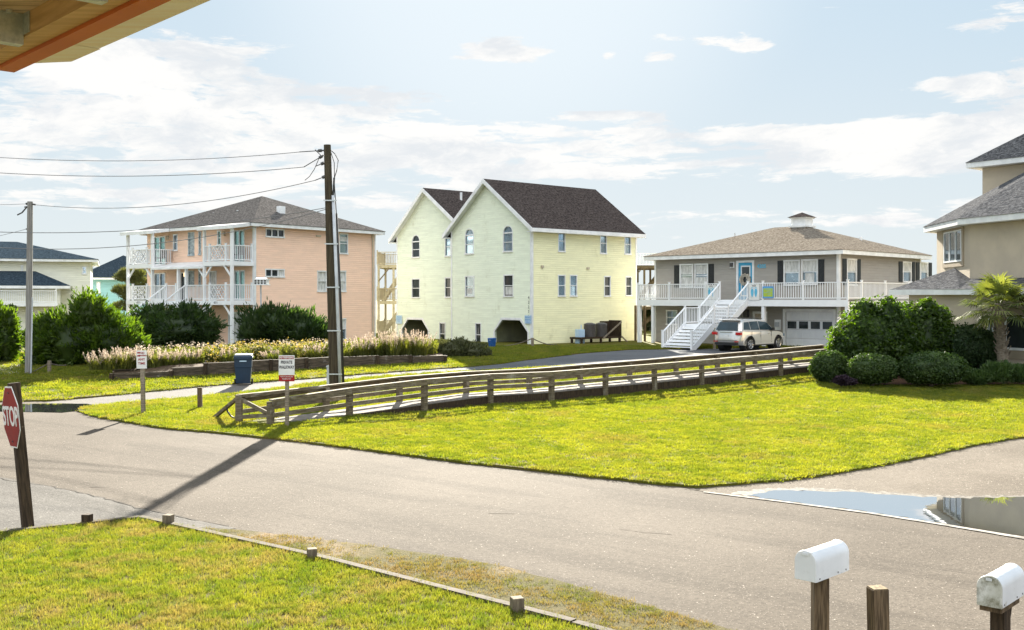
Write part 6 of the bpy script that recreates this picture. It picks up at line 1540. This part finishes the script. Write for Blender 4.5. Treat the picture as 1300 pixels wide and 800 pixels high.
# ================= sky, sun, camera =================
w = bpy.data.worlds.new('World'); sc.world = w; w.use_nodes = True; nt = w.node_tree; n = N(nt)
SUN_EL, SUN_AZ = R(23), R(-1.0)
sky = n.node('ShaderNodeTexSky', sky_type='NISHITA', sun_disc=False); sky.sun_elevation = SUN_EL; sky.sun_rotation = SUN_AZ
sky.air_density = 1; sky.dust_density = .6; sky.ozone_density = 1
d = n.coord('Generated'); dx, dy, dz_ = n.sep(d)
az = n.m('ARCTAN2', dx, dy); hyp = n.m('SQRT', n.m('ADD', n.m('MULTIPLY', dx, dx), n.m('MULTIPLY', dy, dy))); el = n.m('ARCTAN2', dz_, hyp)
# bright glow round the sun kept within what the photograph holds
s3 = n.sep(sky.outputs[0]); out = []
for c in range(3): out.append(n.m('DIVIDE', s3[c], n.m('ADD', 1.0, n.m('MULTIPLY', s3[c], .40))))
base = n.comb(*out)
blue = n.mix(n.ramp(el, 0.0, .32), (1.30, 1.50, 1.60), (.95, 1.32, 1.62))
sb = n.mix(.72, base, blue)
gl = n.m('ADD', n.m('POWER', n.m('SUBTRACT', az, 0.0), 2.0), n.m('MULTIPLY', n.m('POWER', n.m('SUBTRACT', el, .34), 2.0), 1.6))
glow = n.ramp(gl, 0.0, .10, .55, 0.0)
sb = n.mix(glow, sb, (1.9, 2.0, 2.05))
# clouds: noise on the sky's own directions, denser in the bands seen that morning
cv3 = n.comb(n.m('MULTIPLY', az, 1.0), n.m('MULTIPLY', el, 2.6), 0.0)
warp = n.noise(cv3, 3.0, 5, .6)
cvw = n.vm('ADD', cv3, n.comb(n.m('MULTIPLY', warp, .16), n.m('MULTIPLY', warp, .10), 0.0))
f1 = n.noise(cvw, 4.2, 10, .66); f2 = n.noise(n.vm('MULTIPLY', cvw, (1, 2.2, 1)), 11, 8, .65)
fn = n.m('ADD', n.m('MULTIPLY', n.m('SUBTRACT', n.m('ADD', n.m('MULTIPLY', f1, .5), n.m('MULTIPLY', f2, .5)), .5), 1.75), .5)
def blob(px, py, rx, ry, amp, slope=0.0):
    a0, e0 = math.atan((px-CX)/F), math.atan((HY-py)/F); u = n.m('DIVIDE', n.m('SUBTRACT', az, a0), rx/F)
    v = n.m('DIVIDE', n.m('ADD', n.m('SUBTRACT', el, e0), n.m('MULTIPLY', n.m('SUBTRACT', az, a0), slope)), ry/F)
    q = n.m('ADD', n.m('MULTIPLY', u, u), n.m('MULTIPLY', v, v)); return n.m('MULTIPLY', n.m('EXPONENT', n.m('MULTIPLY', q, -1.0)), amp)
mask = None
for bl in ((230, 85, 130, 34, .34, -.05), (150, 110, 110, 34, .28), (330, 150, 330, 38, .36, .10), (120, 225, 420, 50, .34), (640, 195, 620, 34, .40, .02), (1120, 195, 330, 36, .40), (1300, 130, 110, 34, .30), (1275, 55, 70, 22, .33), (645, 66, 72, 17, .40), (955, 66, 36, 16, .40), (840, 50, 40, 11, .24), (728, 108, 46, 11, .33), (770, 146, 80, 10, .30), (832, 74, 32, 11, .36), (772, 72, 18, 10, .36), (900, 57, 26, 9, .26), (460, 125, 160, 14, .30), (1220, 125, 60, 12, .3), (900, 275, 700, 18, .14), (1080, 285, 260, 22, .2), (300, 260, 300, 16, .16), (60, 190, 200, 24, .2)):
    b_ = blob(*bl); mask = b_ if mask is None else n.m('ADD', mask, b_)
mask = n.m('MINIMUM', mask, .385)
back = n.ramp(n.m('ABSOLUTE', az), .75, 1.5, 0.0, .20)  # cloud cover added out of view, here and overhead, to brighten the facades
high = n.ramp(el, .45, .8, 0.0, .14)
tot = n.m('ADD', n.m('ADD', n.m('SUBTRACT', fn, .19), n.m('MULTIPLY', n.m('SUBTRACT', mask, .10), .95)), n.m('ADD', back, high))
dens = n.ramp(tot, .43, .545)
# sunward bases slightly grey, tops white; unseen clouds behind the camera are boosted to lift the shaded facades
shade = n.ramp(n.noise(n.vm('ADD', cvw, (.02, -.05, .3)), 6.5, 9, .68), .44, .62)
ccol = n.mix(n.m('MULTIPLY', shade, .85), (1.98, 1.96, 1.92), (1.50, 1.58, 1.66))
rear_boost = n.ramp(n.m('MULTIPLY', dy, -1.0), -.2, .7, 1.0, 3.3)
ccol = n.vm('SCALE', ccol); nt.nodes[-1].inputs[3].default_value = 1.0; nt.links.new(rear_boost, nt.nodes[-1].inputs[3])
hz = n.ramp(el, -.02, .10, .75, 1.0)
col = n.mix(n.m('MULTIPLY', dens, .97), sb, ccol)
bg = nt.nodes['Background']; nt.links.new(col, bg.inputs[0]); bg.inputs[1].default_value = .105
sun = bpy.data.lights.new('sun', 'SUN'); sun.energy = 4.6; sun.angle = R(.53); sun.color = (1, .93, .80)
so = bpy.data.objects.new('sun', sun); COL.objects.link(so); so.location = (0, 60, 60)
dv = Vector((math.sin(SUN_AZ)*math.cos(SUN_EL), math.cos(SUN_AZ)*math.cos(SUN_EL), math.sin(SUN_EL)))
so.rotation_euler = dv.to_track_quat('Z', 'Y').to_euler()
cam = bpy.data.cameras.new('camera'); co = bpy.data.objects.new('camera', cam); COL.objects.link(co); sc.camera = co
co.location = (0, 0, EYE); co.rotation_euler = (R(90), 0, 0); cam.sensor_width = 36; cam.lens = F/1300*36; cam.shift_y = -20/1300; cam.clip_end = 5000; cam.clip_start = .05
sc.view_settings.view_transform = 'Standard'; sc.view_settings.look = 'None'; sc.view_settings.gamma = 1; sc.view_settings.use_curve_mapping = False
sc.view_settings.exposure = 2.3
sc.render.engine = 'CYCLES'; sc.cycles.use_denoising = True; sc.cycles.max_bounces = 6; sc.cycles.diffuse_bounces = 3; sc.cycles.transparent_max_bounces = 4; sc.cycles.caustics_reflective = False; sc.cycles.caustics_refractive = False
